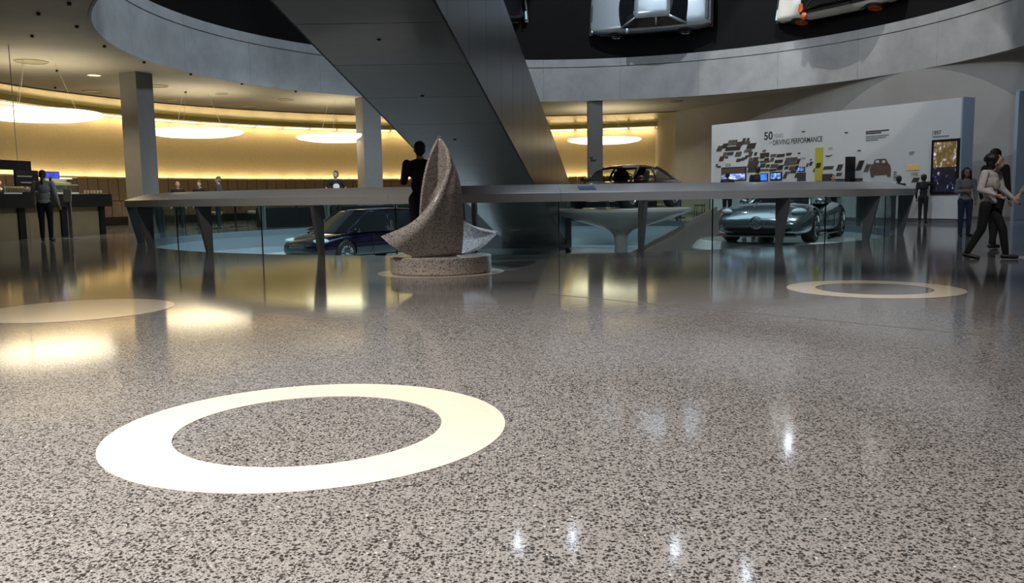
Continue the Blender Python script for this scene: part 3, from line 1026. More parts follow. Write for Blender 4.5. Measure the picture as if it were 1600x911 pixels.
# ================================================================== CARS
def wheel(parent, c, r, wd, sidey, rimmat, spokes=5, spin=0.3):
    """c local centre; axle along local Y; sidey is the outward side"""
    Rm = Matrix.Rotation(-PI/2*sidey, 3, 'X')
    h_ = wd/2
    t = MB().lathe([(r*0.62, -h_), (r*0.93, -h_), (r, -h_*0.75), (r, h_*0.75), (r*0.93, h_), (r*0.66, h_*1.0), (r*0.64, h_*0.7), (r*0.2, h_*0.5)], n=36, R=Rm).build('wheel', M_rubber, parent)
    t.location = c
    autosmooth(t, 40)
    b_ = MB()
    b_.lathe([(r*0.56, h_*0.70), (r*0.63, h_*0.70), (r*0.665, h_*1.04), (r*0.63, h_*1.08), (r*0.59, h_*0.8), (r*0.56, h_*0.75)], n=36, R=Rm)
    for k in range(spokes):
        A_ = spin+2*PI*k/spokes
        Rz = Rm @ Matrix.Rotation(A_, 3, 'Z')
        b_.box(Rz @ Vector((r*0.36, 0, h_*0.88)), (r*0.52, r*0.15 if spokes < 12 else r*.06, h_*0.22), Rz)
    b_.lathe([(r*0.15, h_*0.7), (r*0.15, h_*1.05), (r*0.09, h_*1.1)], n=20, R=Rm)
    q = b_.build('rim', rimmat, t)
    autosmooth(q, 40)
    return t


def loft_body(st, crown=0.04):
    """st: list of (x, halfwidth, z_low, z_belt, z_top, tuck)"""
    rs = []
    for x, w_, zl, zb, zt in st:
        hgt = zb-zl
        half = [(0, zl), (w_*0.55, zl), (w_*0.88, zl+0.02), (w_*0.985, zl+hgt*0.22), (w_, zl+hgt*0.55), (w_*0.975, zl+hgt*0.84), (w_*0.90, zb), (w_*0.72, zb+(zt-zb)*0.55), (w_*0.4, zt-(zt-zb)*.12), (0, zt)]
        full = half+[(-y, z) for y, z in half[-2:0:-1]]
        rs.append([Vector((x, y, z)) for y, z in full])
    return MB().rings(rs)


def car(name, loc, heading, label, body, paint, cabin, wheels, opt):
    """local +X is the front. heading = world direction of the front (2D) or a full matrix"""
    root = empty(name, (0, 0, 0), 0, label, 'car')
    if isinstance(heading, Matrix):
        root.matrix_world = heading
    else:
        root.location = loc
        root.rotation_euler = (0, 0, math.atan2(heading[1], heading[0]))
    bo = loft_body(body).build('body', paint, root)
    cut = MB()
    for wx, wy, r, wd in wheels:
        for s_ in (-1, 1):
            cut.lathe([(r*1.13, -0.2), (r*1.13, 0.25)], c=(wx, s_*(wy), r), n=32, R=Matrix.Rotation(-PI/2*s_, 3, 'X'))
    co = cut.build('cutter', paint, root)

    def mods(o):
        s = o.modifiers.new('s', 'SUBSURF'); s.levels = 2; s.render_levels = 2
        bb = o.modifiers.new('b', 'BOOLEAN'); bb.object = co; bb.operation = 'DIFFERENCE'; bb.solver = 'EXACT'
    bake(bo, mods)
    bpy.data.objects.remove(co)
    autosmooth(bo, 38)
    for wx, wy, r, wd in wheels:
        for s_ in (-1, 1):
            wheel(root, (wx, s_*(wy-wd*0.45), r), r, wd, s_, opt.get('rim', M_chrome), opt.get('spokes', 5))
    # cabin
    xa, xb, xc, xd, zb, zr, wb, wt = cabin
    gm = opt.get('glass', M_dglass)
    bow = opt.get('bow', 0.10)
    if gm is M_cglass:
        seats = MB()
        for sx in (xb-0.55,):
            for sy in (-0.34, 0.34):
                seats.box((sx, sy, zb-0.02), (0.12, 0.4, 0.62), Matrix.Rotation(-0.25, 3, 'Y'))
                seats.box((sx-0.06, sy, zb+0.36), (0.09, 0.22, 0.16))
        seats.build('seats', M_dark, root)
        tz = MB()
        pts = [Vector((xa-0.55, 0.36+0.17*math.cos(t), zb+0.02+0.17*math.sin(t))) for t in [2*PI*i/16 for i in range(17)]]
        tz.tube(pts, 0.014, 6)
        tz.build('steering_wheel', M_dark, root)
    # glass: windscreen, rear screen, side windows as bowed sheets
    def sheet(P00, P10, P11, P01, bowv, nm, m_):
        n_ = 6
        vs, fs = [], []
        for i in range(n_+1):
            for j in range(n_+1):
                u_, v_ = i/n_, j/n_
                p = (P00*(1-u_)+P10*u_)*(1-v_)+(P01*(1-u_)+P11*u_)*v_
                p = p+bowv*4*u_*(1-u_)
                vs.append(p)
        for i in range(n_):
            for j in range(n_):
                a_ = i*(n_+1)+j
                fs.append((a_, a_+1, a_+n_+2, a_+n_+1))
        o = MB().add(vs, fs).build(nm, m_, root, smooth=True)
        return o
    Vv = Vector
    sheet(Vv((xa, -wb*.93, zb)), Vv((xa, wb*.93, zb)), Vv((xb, wt, zr)), Vv((xb, -wt, zr)), Vv((bow, 0, 0)), 'windscreen', gm)
    sheet(Vv((xd, -wb*.93, zb)), Vv((xd, wb*.93, zb)), Vv((xc, wt, zr)), Vv((xc, -wt, zr)), Vv((-bow, 0, 0)), 'rear_window', gm)
    for s_ in (-1, 1):
        sheet(Vv((xa-0.05, s_*wb, zb)), Vv((xd+0.05, s_*wb, zb)), Vv((xc, s_*(wt+.01), zr)), Vv((xb, s_*(wt+.01), zr)), Vv((0, s_*0.03, 0)), 'side_window', gm)
        pil = MB()
        pil.tube([Vv((xa, s_*wb*.95, zb-0.03)), Vv(((xa+xb)/2, s_*(wb*.95+wt)/2+s_*.01, (zb+zr)/2+.01)), Vv((xb, s_*wt, zr))], opt.get('pil', 0.035), 8)
        pil.tube([Vv((xd, s_*wb*.95, zb-0.03)), Vv(((xd+xc)/2, s_*(wb*.95+wt)/2+s_*.01, (zb+zr)/2+.01)), Vv((xc, s_*wt, zr))], opt.get('pil', 0.035)*1.5, 8)
        for xm in opt.get('bpil', [(xb+xc)/2-0.1]):
            pil.tube([Vv((xm, s_*(wb+.0), zb-0.02)), Vv((xm-0.03, s_*(wt+wb)/2+s_*.03, (zb+zr)/2)), Vv((xm-0.06, s_*(wt+.02), zr))], opt.get('pil', 0.035), 8)
        pil.build('pillars', opt.get('roofmat', paint), root, smooth=True)
        mm = MB(); mm.ell((xa-0.25, s_*(wb+0.13), zb+0.06), (0.07, 0.11, 0.07)); mm.tube([(xa-0.22, s_*wb*.95, zb), (xa-0.24, s_*(wb+.1), zb+.04)], 0.015, 6)
        if opt.get('mirror', True): mm.build('mirror', paint, root, smooth=True)
    # roof
    rs = []
    nx = 8
    for i in range(nx+1):
        u_ = i/nx
        x = xb+0.03+(xc-xb-0.06)*u_
        zz_ = zr+0.05*math.sin(PI*u_)*opt.get('roofbow', 1)
        rs.append([Vv((x, y*(wt+.025), zz_+0.035*(1-y*y)-dz)) for y, dz in ((-1, .02), (-.6, 0), (0, 0), (.6, 0), (1, .02), (1, .06), (0, .06), (-1, .06))])
    MB().rings(rs).build('roof', opt.get('roofmat', paint), root, smooth=True)
    # lights, grille, bumper
    xf, xr = body[-1][0], body[0][0]
    for nm_, m_, lst in opt.get('extra', []):
        for item in lst:
            b_ = MB()
            if item[0] == 'e':
                b_.ell(item[1], item[2], Matrix.Rotation(math.radians(item[3]), 3, 'Z') if len(item) > 3 else None)
            elif item[0] == 'b':
                b_.box(item[1], item[2], Matrix.Rotation(math.radians(item[3]), 3, item[4]) if len(item) > 3 else None)
            elif item[0] == 't':
                b_.tube(item[1], item[2], 8)
            o = b_.build(nm_, m_, root)
            autosmooth(o, 40)
    return root


P_black = mat('midnight_paint', (0.004, 0.004, 0.016), 0.12, coat=1.0)
P_silver = mat('silver_paint', (0.36, 0.42, 0.44), 0.2, metal=0.85, coat=1.0)
P_copper = mat('copper_paint', (0.10, 0.05, 0.03), 0.25, metal=0.5, coat=0.8)
P_ice = mat('ice_paint', (0.50, 0.57, 0.62), 0.25, metal=0.5, coat=0.8)
P_cream = mat('cream_paint', (0.72, 0.70, 0.62), 0.3, coat=0.4)
P_grey = mat('graphite_paint', (0.05, 0.055, 0.06), 0.25, metal=0.5, coat=0.8)
M_hl = mat('headlamp', (0.6, 0.8, 0.85), 0.08, coat=1.0)
M_tail = mat('tail_lamp', (0.25, 0.01, 0.01), 0.2)
M_plastic = mat('dark_trim', (0.02, 0.02, 0.022), 0.4)
M_rimd = mat('alloy', (0.5, 0.5, 0.52), 0.25, metal=0.9)

def sedan_stations(L, w_, zb, hood, boot, low=0.18):
    h = L/2
    return [(-h, w_*.78, low+.14, zb-.16, zb-.10), (-h+.04, w_*.86, low+.08, zb-.09, zb-.02), (-h+.35, w_*.95, low+.02, zb-.03, boot), (-h*.45, w_*.99, low, zb, zb+.05), (0, w_, low, zb, zb+.05), (h*.32, w_, low, zb, zb+.04),
            (h*.5, w_*.99, low, zb-.03, hood+.02), (h-.45, w_*.95, low, zb-.10, hood-.06), (h-.12, w_*.88, low+.03, zb-.20, hood-.17), (h, w_*.72, low+.10, zb-.28, hood-.27)]


def star_item(x, y, z, r):
    its = []
    for k in range(3):
        a_ = PI/2+2*PI*k/3
        its.append(('t', [(x+.012, y, z), (x+.012, y+r*.9*math.cos(a_), z+r*.9*math.sin(a_))], [r*.14, r*.04]))
    its.append(('t', [(x, y+r*math.cos(t), z+r*math.sin(t)) for t in [2*PI*i/20 for i in range(21)]], r*.1))
    return its


# dark people carrier in the opening
HDa = Vector((-0.60, -0.80))
st_ = [(-2.5, .70, .34, .80, .90), (-2.46, .80, .28, .86, .96), (-2.1, .86, .2, .90, .98), (-1.0, .9, .18, .9, .97), (0.2, .9, .18, .88, .95), (1.0, .9, .18, .84, .90), (1.5, .89, .18, .80, .87), (2.0, .86, .2, .72, .80), (2.32, .78, .24, .62, .70), (2.48, .64, .30, .52, .58)]
car('people_carrier', (-4.22, 24.65, -0.87), HDa, 'midnight blue-black people carrier with rounded nose parked in the sunken opening', st_, P_black,
    (1.45, 0.45, -1.75, -2.42, .86, 1.42, .84, .62), [(1.52, .88, .33, .22), (-1.35, .88, .33, .22)],
    {'bow': .14, 'rim': M_chrome, 'spokes': 16, 'bpil': [-0.15, -1.2], 'pil': .03, 'extra': [
        ('headlight', M_hl, [('e', (2.18, .62, .66), (.22, .16, .08), -28), ('e', (2.18, -.62, .66), (.22, .16, .08), 28)]),
        ('grille', M_plastic, [('e', (2.42, 0, .52), (.08, .42, .09))]),
        ('grille_bar', M_chrome, [('b', (2.50, 0, .54), (.01, .62, .008)), ('b', (2.50, 0, .50), (.01, .6, .008))]),
        ('bumper', M_plastic, [('e', (2.34, 0, .30), (.16, .66, .07))]),
        ('door_line', M_plastic, [('b', (.55, .905, .5), (.012, .01, .6)), ('b', (-.35, .908, .55), (.012, .01, .6))]),
        ('door_handle', M_chrome, [('b', (.1, .905, .72), (.16, .02, .02)), ('b', (-.8, .905, .72), (.16, .02, .02))]),
        ('tail_light', M_tail, [('e', (-2.42, .62, .75), (.05, .12, .14)), ('e', (-2.42, -.62, .75), (.05, .12, .14))]),
    ]})

# silver roadster
HDb = Vector((-0.53, -0.85))
st_ = [(-2.25, .72, .34, .62, .70), (-2.2, .84, .26, .72, .80), (-1.8, .97, .16, .80, .86), (-1.2, 1.0, .12, .80, .86), (-.4, .95, .11, .70, .76), (.3, .93, .11, .68, .76), (.8, .96, .11, .74, .84), (1.35, 1.0, .12, .80, .86), (1.8, .99, .14, .72, .80), (2.1, .95, .16, .60, .70), (2.30, .86, .18, .50, .58), (2.40, .66, .22, .42, .50)]
car('silver_roadster', (6.40, 19.80, -0.17), HDb, 'silver concept roadster with long nose and round emblem on the white turntable', st_, P_silver,
    (.75, -.05, -1.0, -1.5, .80, 1.06, .72, .50), [(1.38, .97, .345, .27), (-1.35, .97, .355, .3)],
    {'bow': .12, 'rim': M_chrome, 'spokes': 5, 'bpil': [], 'glass': M_dglass, 'extra': [
        ('headlight', M_hl, [('e', (2.02, .76, .66), (.20, .11, .08), -32), ('e', (2.02, -.76, .66), (.20, .11, .08), 32)]),
        ('grille', M_dark, [('e', (2.35, 0, .31), (.14, .72, .10))]),
        ('nose_badge_ring', M_chrome, [('t', [(2.485, .125*math.cos(t), .44+.125*math.sin(t)) for t in [2*PI*i/24 for i in range(25)]], .012)]),
        ('emblem', M_chrome, star_item(2.50, 0, .44, .10)),
        ('hood_rib', M_chrome, [('t', [(2.15, .16, .655), (1.7, .26, .83), (.85, .34, .875)], .01), ('t', [(2.15, -.16, .655), (1.7, -.26, .83), (.85, -.34, .875)], .01)]),
        ('splitter', M_rimd, [('b', (2.26, 0, .16), (.26, 1.5, .03))]),
        ('side_sill', M_rimd, [('b', (0, .93, .13), (1.9, .08, .03)), ('b', (0, -.93, .13), (1.9, .08, .03))]),
        ('door_line', M_plastic, [('b', (.45, .945, .45), (.012, .012, .5)), ('b', (-.55, .955, .45), (.012, .012, .5))]),
        ('fog_lamp', M_rimd, [('e', (2.02, .70, .34), (.14, .1, .05)), ('e', (2.02, -.70, .34), (.14, .1, .05))]),
    ]})

# wedge coupé on the funnel stand
HDc = Vector((-0.60, -0.80))
st_ = [(-2.1, .74, .34, .66, .72), (-2.05, .82, .28, .76, .82), (-1.5, .88, .2, .80, .86), (-.6, .89, .18, .74, .80), (.2, .89, .18, .70, .77), (.9, .89, .18, .66, .72), (1.4, .87, .18, .58, .64), (1.8, .82, .2, .46, .52), (2.05, .72, .26, .38, .43)]
car('wedge_coupe', (3.25, 24.05, 0.54), HDc, 'low copper-brown gullwing coupe with open see-through windows on the funnel stand', st_, P_copper,
    (1.05, .30, -.75, -1.75, .74, 1.12, .76, .56), [(1.25, .88, .31, .22), (-1.25, .88, .31, .24)],
    {'bow': .08, 'rim': M_rimd, 'spokes': 8, 'glass': M_cglass, 'pil': .032, 'extra': [
        ('front_bumper', M_plastic, [('b', (2.02, 0, .34), (.1, 1.3, .12))]),
        ('indicator', M_hl, [('e', (1.98, .55, .42), (.04, .1, .035)), ('e', (1.98, -.55, .42), (.04, .1, .035))]),
        ('door_line', M_plastic, [('b', (.8, .893, .45), (.012, .01, .45)), ('b', (-.45, .893, .45), (.012, .01, .5))]),
        ('tail_light', M_tail, [('b', (-2.1, .5, .6), (.03, .3, .1)), ('b', (-2.1, -.5, .6), (.03, .3, .1))]),
    ]})


def bank_matrix(px, py, front_left=True, lift=0.0, tilt=0.0):
    """a car standing on the steep bank: origin found where the view ray meets the bank"""
    d_ = ray(px, py); t = 5.0
    while t < 60:
        P = Vector((0, 0, EYE))+d_*t
        r_ = math.hypot(P.x-HC.x, P.y-HC.y)
        if P.y > HC.y-3 and r_ > HR+0.06+(P.z-6.25)*0.84/3.75:
            break
        t += 0.02
    rad = Vector((P.x-HC.x, P.y-HC.y, 0)).normalized()
    al = math.atan2(3.75, 0.84)
    up_ = (-rad*math.sin(al)+Vector((0, 0, 1))*math.cos(al)).normalized()
    tan = Vector((0, 0, 1)).cross(rad).normalized()       # towards -x at the back of the hall
    if not front_left: tan = -tan
    tan = (tan+Vector((0, 0, tilt))).normalized()
    tan = (tan-up_*tan.dot(up_)).normalized()
    yv = up_.cross(tan)
    P = P+up_*lift
    return Matrix(((tan.x, yv.x, up_.x, P.x), (tan.y, yv.y, up_.y, P.y), (tan.z, yv.z, up_.z, P.z), (0, 0, 0, 1)))


sed_extra = [
    ('headlight', M_hl, [('b', (2.26, .6, .60), (.06, .34, .13)), ('b', (2.26, -.6, .60), (.06, .34, .13))]),
    ('grille', M_plastic, [('b', (2.28, 0, .60), (.06, .7, .18))]),
    ('bumper', M_plastic, [('b', (2.34, 0, .38), (.14, 1.6, .14)), ('b', (-2.34, 0, .42), (.14, 1.6, .14))]),
    ('side_trim', M_plastic, [('b', (0, .872, .5), (3.9, .02, .1)), ('b', (0, -.872, .5), (3.9, .02, .1))]),
    ('tail_light', M_tail, [('b', (-2.33, .6, .68), (.05, .36, .14)), ('b', (-2.33, -.6, .68), (.05, .36, .14))]),
    ('boot_spoiler', M_plastic, [('b', (-2.2, 0, 1.0), (.1, 1.3, .03))])]
car('banked_saloon', None, bank_matrix(1019, 26, True), 'pale silver-blue four-door saloon mounted sideways on the steep black bank', sedan_stations(4.75, .87, .92, .88, .98), P_ice,
    (1.05, .45, -.85, -1.45, .92, 1.36, .80, .60), [(1.35, .86, .32, .2), (-1.35, .86, .32, .2)], {'rim': M_rimd, 'extra': sed_extra, 'bow': .12})
car('banked_racer', None, bank_matrix(1322, -10, True), 'cream racing saloon with orange trim mounted on the bank', sedan_stations(4.8, .9, .86, .84, .92), P_cream,
    (1.1, .45, -1.0, -1.7, .86, 1.28, .80, .60), [(1.4, .89, .33, .26), (-1.4, .89, .33, .26)], {'rim': M_orange, 'roofmat': mat('racer_dark', (0.03, 0.03, 0.03), .3), 'extra': sed_extra+[
        ('orange_stripe', M_orange, [('b', (1.02, .62, .925), (.3, .3, .02)), ('b', (1.02, -.62, .925), (.3, .3, .02)), ('e', (.9, .95, .92), (.12, .14, .09))]),
        ('roll_bar', M_plastic, [('t', [(1.1, .80, .87), (.3, .86, 1.0), (-.9, .84, 1.0)], .05)])]})
car('banked_coupe', None, bank_matrix(728, 8, False), 'dark graphite coupe on the bank, half hidden by the slanting beam', sedan_stations(4.4, .86, .90, .86, .96), P_grey,
    (1.05, .40, -.85, -1.55, .90, 1.30, .78, .58), [(1.3, .85, .32, .2), (-1.3, .85, .32, .2)], {'rim': M_rimd, 'extra': sed_extra})

# ================================================================== LAMPS
def disc_lamp(c, r, lab):
    root = empty('disc_lamp', c, 0, lab, 'lamp', 'glowing disc lamps over the café')
    MB().lathe([(r*0.3, -0.17), (r*0.7, -0.14), (r*0.93, -0.07), (r, 0.0), (r*0.97, 0.05), (r*0.8, 0.07)], n=64).build('glow_disc', M_lamp, root, smooth=True)
    for k in range(3):
        wb_ = MB()
        a_ = 2*PI*k/3+0.5
        wb_.tube([(r*.3*math.cos(a_), r*.3*math.sin(a_), CZ-c[2]-.001), (r*.6*math.cos(a_), r*.6*math.sin(a_), 0.06)], 0.005, 5)
        wb_.build('suspension_wire', M_wire, root)
    l = bpy.data.lights.new('disc_light', 'AREA'); l.shape = 'DISK'; l.size = r*1.8; l.energy = 70; l.color = (1.0, 0.80, 0.48)
    lo = bpy.data.objects.new('disc_light', l); COL.objects.link(lo); lo.parent = root; lo.location = (0, 0, -0.2)
    return root
disc_lamp((-12.75, 23.4, 3.3), 1.62, 'glowing disc lamp hanging above the bar counter')
disc_lamp((-10.95, 30.0, 3.3), 1.64, 'glowing disc lamp between the thick bar pillar and the people carrier pillar')
disc_lamp((-6.65, 33.6, 3.3), 1.64, 'glowing disc lamp half hidden behind the people carrier pillar')
disc_lamp((4.2, 38.2, 3.35), 1.64, 'glowing disc lamp crossed by the grey pillar near the wedge coupe')

# recessed ceiling lights and sprinklers
def ring_light(px, py, r, i, lit=False):
    p = on(px, py, CZ)
    root = empty('downlight', (p.x, p.y, CZ), 0, 'round recessed ceiling downlight in the concrete soffit over the café', 'downlight', 'recessed ceiling downlights')
    MB().lathe([(r, -0.001), (r, -0.02), (r*.94, -0.022), (r*.94, -0.004), (r*.9, -0.004)], n=32).build('housing_ring', M_ceil if not lit else M_wire, root)
    MB().lathe([(r*.9, -0.001), (r*.9, -0.008)], n=32).build('lens', M_cove if lit else mat('lens_dull', (0.3, 0.28, 0.22), 0.3), root)
for i, (x, y, r, lt) in enumerate([(49, 96, .42, False), (147, 117, .2, True), (145, 143, .33, False), (84, 148, .4, False), (247, 134, .33, False), (268, 157, .3, False), (388, 166, .35, False), (346, 146, .22, False), (447, 155, .3, False), (1058, 158, .25, False)]):
    ring_light(x, y, r, i, lt)
for x, y in [(108, 4), (120, 40), (50, 55), (163, 71), (225, 96), (89, 109), (298, 115), (378, 130), (86, 136), (290, 143), (60, 20), (462, 142)]:
    p = on(x, y, CZ)
    o = MB().lathe([(0.045, 0), (0.03, -0.03), (0.05, -0.045), (0.02, -0.055)], n=14).build('sprinkler', M_dark)
    o.location = (p.x, p.y, CZ-0.001)
    tag(o, 'tiny dark sprinkler head dotting the concrete soffit', 'sprinkler', 'sprinkler heads in the soffit')
# high hall spotlights seen only as glints in the floor
for x, y, z in [(775, 762, 9.2), (810, 848, 10.5), (895, 840, 10.4), (1055, 857, 10.6), (1165, 898, 11.2), (1232, 692, 8.2)]:
    d_ = ray(x, y); p = on(x, y, 0)
    q = p+Vector((d_.x, d_.y, -d_.z))*(z/(-d_.z))
    root = empty('hall_spotlight', q, 0, 'small bright spotlight hanging high in the hall void', 'spotlight', 'spotlights high in the void')
    MB().lathe([(0.10, 0.02), (0.12, 0.05), (0.12, 0.3), (0.05, 0.36)], n=20).build('can', M_dark, root)
    MB().ell((0, 0, 0.02), (0.085, 0.085, 0.05)).build('bulb', M_bulb, root)

# ================================================================== BAR
BA, BB = Vector((-13.15, 17.4, 0)), Vector((-11.62, 24.85, 0))
bd = (BB-BA).normalized(); BL = (BB-BA).length
BANG = math.atan2(bd.y, bd.x)
bar = empty('bar_counter', BA, BANG, 'long bar counter with black top and warm beige front beside the thick pillar', 'counter')
# local: x along, -y is the customer side
MB().box((BL/2, 0.45, 0.97), (BL, 1.0, 0.35)).build('counter_top', M_dark, bar)
MB().box((BL/2, 0.55, 0.40), (BL-.05, 0.72, 0.80)).build('carcass', M_beige, bar)
for x0 in (BL-6.8, BL-5.05, BL-3.25, BL-1.75, BL-.2):
    MB().box((x0, 0.17, 0.40), (0.22, 0.06, 0.795)).build('recess_post', M_dark, bar)
def barloc(px, py, dy, z=1.145):
    """point on the counter plane at local depth dy under the pixel column"""
    d_ = ray(px, 300); nb_ = Vector((-bd.y, bd.x, 0))
    P = BA+nb_*dy
    t = (P-Vector((0, 0, EYE))).dot(nb_)/d_.dot(nb_)
    q_ = Vector((0, 0, EYE))+d_*t
    return Vector((q_.x, q_.y, z))
def zat(py, P, px):
    d_ = ray(px, py)
    return EYE+d_.z/d_.y*P.y
# pastry display case
p = barloc(88, 290, 0.78)
cs = empty('pastry_case', p, BANG, 'lit glass pastry case standing on the bar counter', 'display case')
h1 = zat(277, p, 90)-1.145
MB().box((0, 0, .03), (1.3, .4, .06)).build('base', M_white, cs)
MB().box((0, .18, h1/2), (1.3, .03, h1)).build('back', M_white, cs)
for k in range(2):
    MB().box((0, 0, .06+(h1-.06)*(k+1)/2.0), (1.3, .38, .02)).build('shelf', M_white, cs)
    for j in range(7):
        MB().ell((-.52+.17*j, 0, .1+(h1-.06)*k/2.0), (.06, .08, .035)).build('pastry', mat('pastry', (0.7, 0.52, 0.24), .6), cs)
MB().box((0, 0, h1-.03), (1.2, .1, .02)).build('light_bar', mat('case_glow', (1, 1, 1), .5, emit=(1, .86, .5), estr=2.0), cs)
MB().box((0, -.19, h1/2), (1.3, .01, h1-.06)).build('glass_front', M_glass, cs)
# coffee machine, till screen, menu board, bottles
p = barloc(43, 290, 0.55); q = empty('menu_board', p, BANG, 'small black menu board on the counter beside the glass row', 'sign')
zt, zl = zat(266, p, 45), zat(291, p, 45)
MB().box((0, 0, (zt+zl)/2-1.145), (.8, .05, zt-zl)).build('board', M_dark, q)
MB().box((0, 0, .03), (.5, .2, .06)).build('base', M_dark, q)
for k in range(3):
    MB().box((-.1+.1*k, -.032, zt-1.145-.16-.16*k), (.5, .012, .03)).build('menu_text', M_greyink, q)
p = barloc(81, 290, 0.35); q = empty('till_screen', p, BANG, 'till screen glowing blue beside the ponytailed woman', 'screen')
zt, zl = zat(268, p, 81), zat(279, p, 81)
MB().box((0, 0, (zt+zl)/2-1.145), (.62, .04, zt-zl)).build('housing', M_dark, q)
MB().box((0, -.024, (zt+zl)/2-1.145), (.58, .01, zt-zl-.04)).build('screen_picture', screen_mat('till_blue', [(0.02, 0.03, 0.4), (0.08, 0.12, 1.0)], 3, 1.0), q)
MB().tube([(0, .02, 0), (0, .02, zl-1.145+.02)], .03).build('foot', M_dark, q)
mg = mat('bottle_glass', (0.35, 0.32, 0.24), 0.1)
for k in range(9):
    p = barloc(7+3.6*k, 290, 0.85)
    o = MB().lathe([(.035, 0), (.037, .02), (.037, .17), (.014, .22), (.014, .28)], n=12).build('bottle', mg)
    o.location = p
    tag(o, 'small pale bottle standing in the row behind the bar counter', 'bottle', 'bottles in the bar row')
p = barloc(14, 290, .3); o = MB().box((0, 0, .02), (.6, .25, .04)).build('serving_tray', M_white); o.location = p; o.rotation_euler = (0, 0, BANG); tag(o, 'white tray lying on the black bar counter', 'tray')
p = barloc(146, 290, .5); q = empty('glass_rack', p, BANG, 'low glass rack near the end of the bar counter', 'rack')
MB().box((0, 0, .015), (.9, .3, .03)).build('tray', M_rimd, q)
for k in range(6):
    MB().lathe([(.03, .03), (.035, .12)], c=(-.36+.14*k, 0, 0), n=10).build('tumbler', mg, q)
# hanging sign
p = at(8, 257.5, 20.6)
q = empty('hanging_sign', p, BANG, 'black sign board hanging above the bar by the frame edge', 'sign')
MB().box((-.2, 0, 0), (2.0, .05, .23)).build('board', M_dark, q)
for k in (-.8, .4):
    MB().tube([(k, 0, .1), (k, 0, CZ-p.z)], .01, 5).build('wire', M_wire, q)
# queue stand
p = on(112, 373); q = empty('sign_stand', p, math.radians(-8), 'slim steel floor stand holding a white notice in front of the bar', 'sign stand')
MB().lathe([(.2, 0), (.2, .012), (.03, .02)], n=32).build('base', M_rimd, q)
zt = zat(316, p, 110)
MB().box((0, 0, zt/2), (.09, .03, zt)).build('post', M_rimd, q)
MB().box((-.02, -.02, zt+.17), (.22, .015, .31), Matrix.Rotation(.06, 3, 'Y')).build('notice', mat('notice_grey', (.5, .49, .46), .5), q)

# ================================================================== CAFÉ FURNITURE behind the opening
cc = sweep(RC, [(10.6, 0.0), (11.1, 0.0), (11.1, 0.66), (10.6, 0.66)], 152, 232, 60).build('low_counter', M_dark)
tag(cc, 'long low black counter curving round the far side of the opening', 'counter')
mt = mat('table_dark', (0.06, 0.05, 0.04), 0.3)
for k, a_ in enumerate([150, 160, 170, 180, 190, 200, 210, 220, 231]):
    a = math.radians(a_); r_ = 12.6
    p = RC+Vector((math.sin(a)*r_, -math.cos(a)*r_, 0))
    if (p-Vector((-5.35, 32.75, 0))).length < 1.0 or (p-Vector((3.47, 35.1, 0))).length < 1.0 or (p-Vector((-11.05, 25.75, 0))).length < 1.1: continue
    q = empty('cafe_table', p, 0, 'small round dark café table glimpsed through the glass', 'table', 'café tables beyond the opening')
    MB().lathe([(.35, .72), (.35, .75), (.33, .755)], n=28).build('table_top', mt, q)
    MB().lathe([(.22, 0), (.22, .02), (.03, .04), (.03, .72)], n=18).build('pedestal', M_dark, q)
    o = MB().lathe([(.04, 0), (.045, .08)], n=12).build('candle_glass', mat('candle', (.8, .7, .5), .4, emit=(1, .8, .5), estr=1.2))
    o.location = p+Vector((.05, -.05, .756)); tag(o, 'small glowing candle glass on a dark café table', 'candle', 'candles on the café tables')
    for s_ in (-1, 1):
        sx = p+Vector((math.cos(a)*.75*s_, math.sin(a)*.75*s_, 0))
        c_ = empty('cafe_stool', sx, a, 'dark upholstered café stool beside a round table', 'stool', 'stools at the café tables')
        MB().lathe([(.2, .44), (.22, .47), (.22, .52), (.18, .55)], n=20).build('seat', M_bench, c_)
        for lx in (-.13, .13):
            for ly in (-.13, .13):
                MB().tube([(lx*1.3, ly*1.3, 0), (lx, ly, .45)], .012, 6).build('leg', M_dark, c_)

# ================================================================== PEOPLE
SK = mat('skin_light', (0.52, 0.32, 0.22), 0.5, var=0.05)
SK2 = mat('skin_tan', (0.40, 0.23, 0.15), 0.5, var=0.05)
HAIRK = mat('hair_black', (0.012, 0.010, 0.009), 0.55, var=0.3, vscale=40)
HAIRB = mat('hair_brown', (0.045, 0.028, 0.018), 0.55, var=0.3, vscale=40)
C_blk = mat('black_cloth', (0.012, 0.012, 0.013), 0.85, bump=0.2, bscale=20)
C_navy = mat('navy_denim', (0.03, 0.045, 0.08), 0.85, bump=0.2, bscale=20)
C_wht = mat('white_jersey', (0.62, 0.60, 0.60), 0.85, var=0.05, bump=0.3, bscale=14)
C_gry = mat('grey_knit', (0.25, 0.25, 0.25), 0.9, var=0.1, bump=0.3, bscale=25)
C_char = mat('charcoal_cloth', (0.05, 0.05, 0.055), 0.85, bump=0.2, bscale=20)
C_shoe = mat('shoe_black', (0.02, 0.02, 0.02), 0.5)


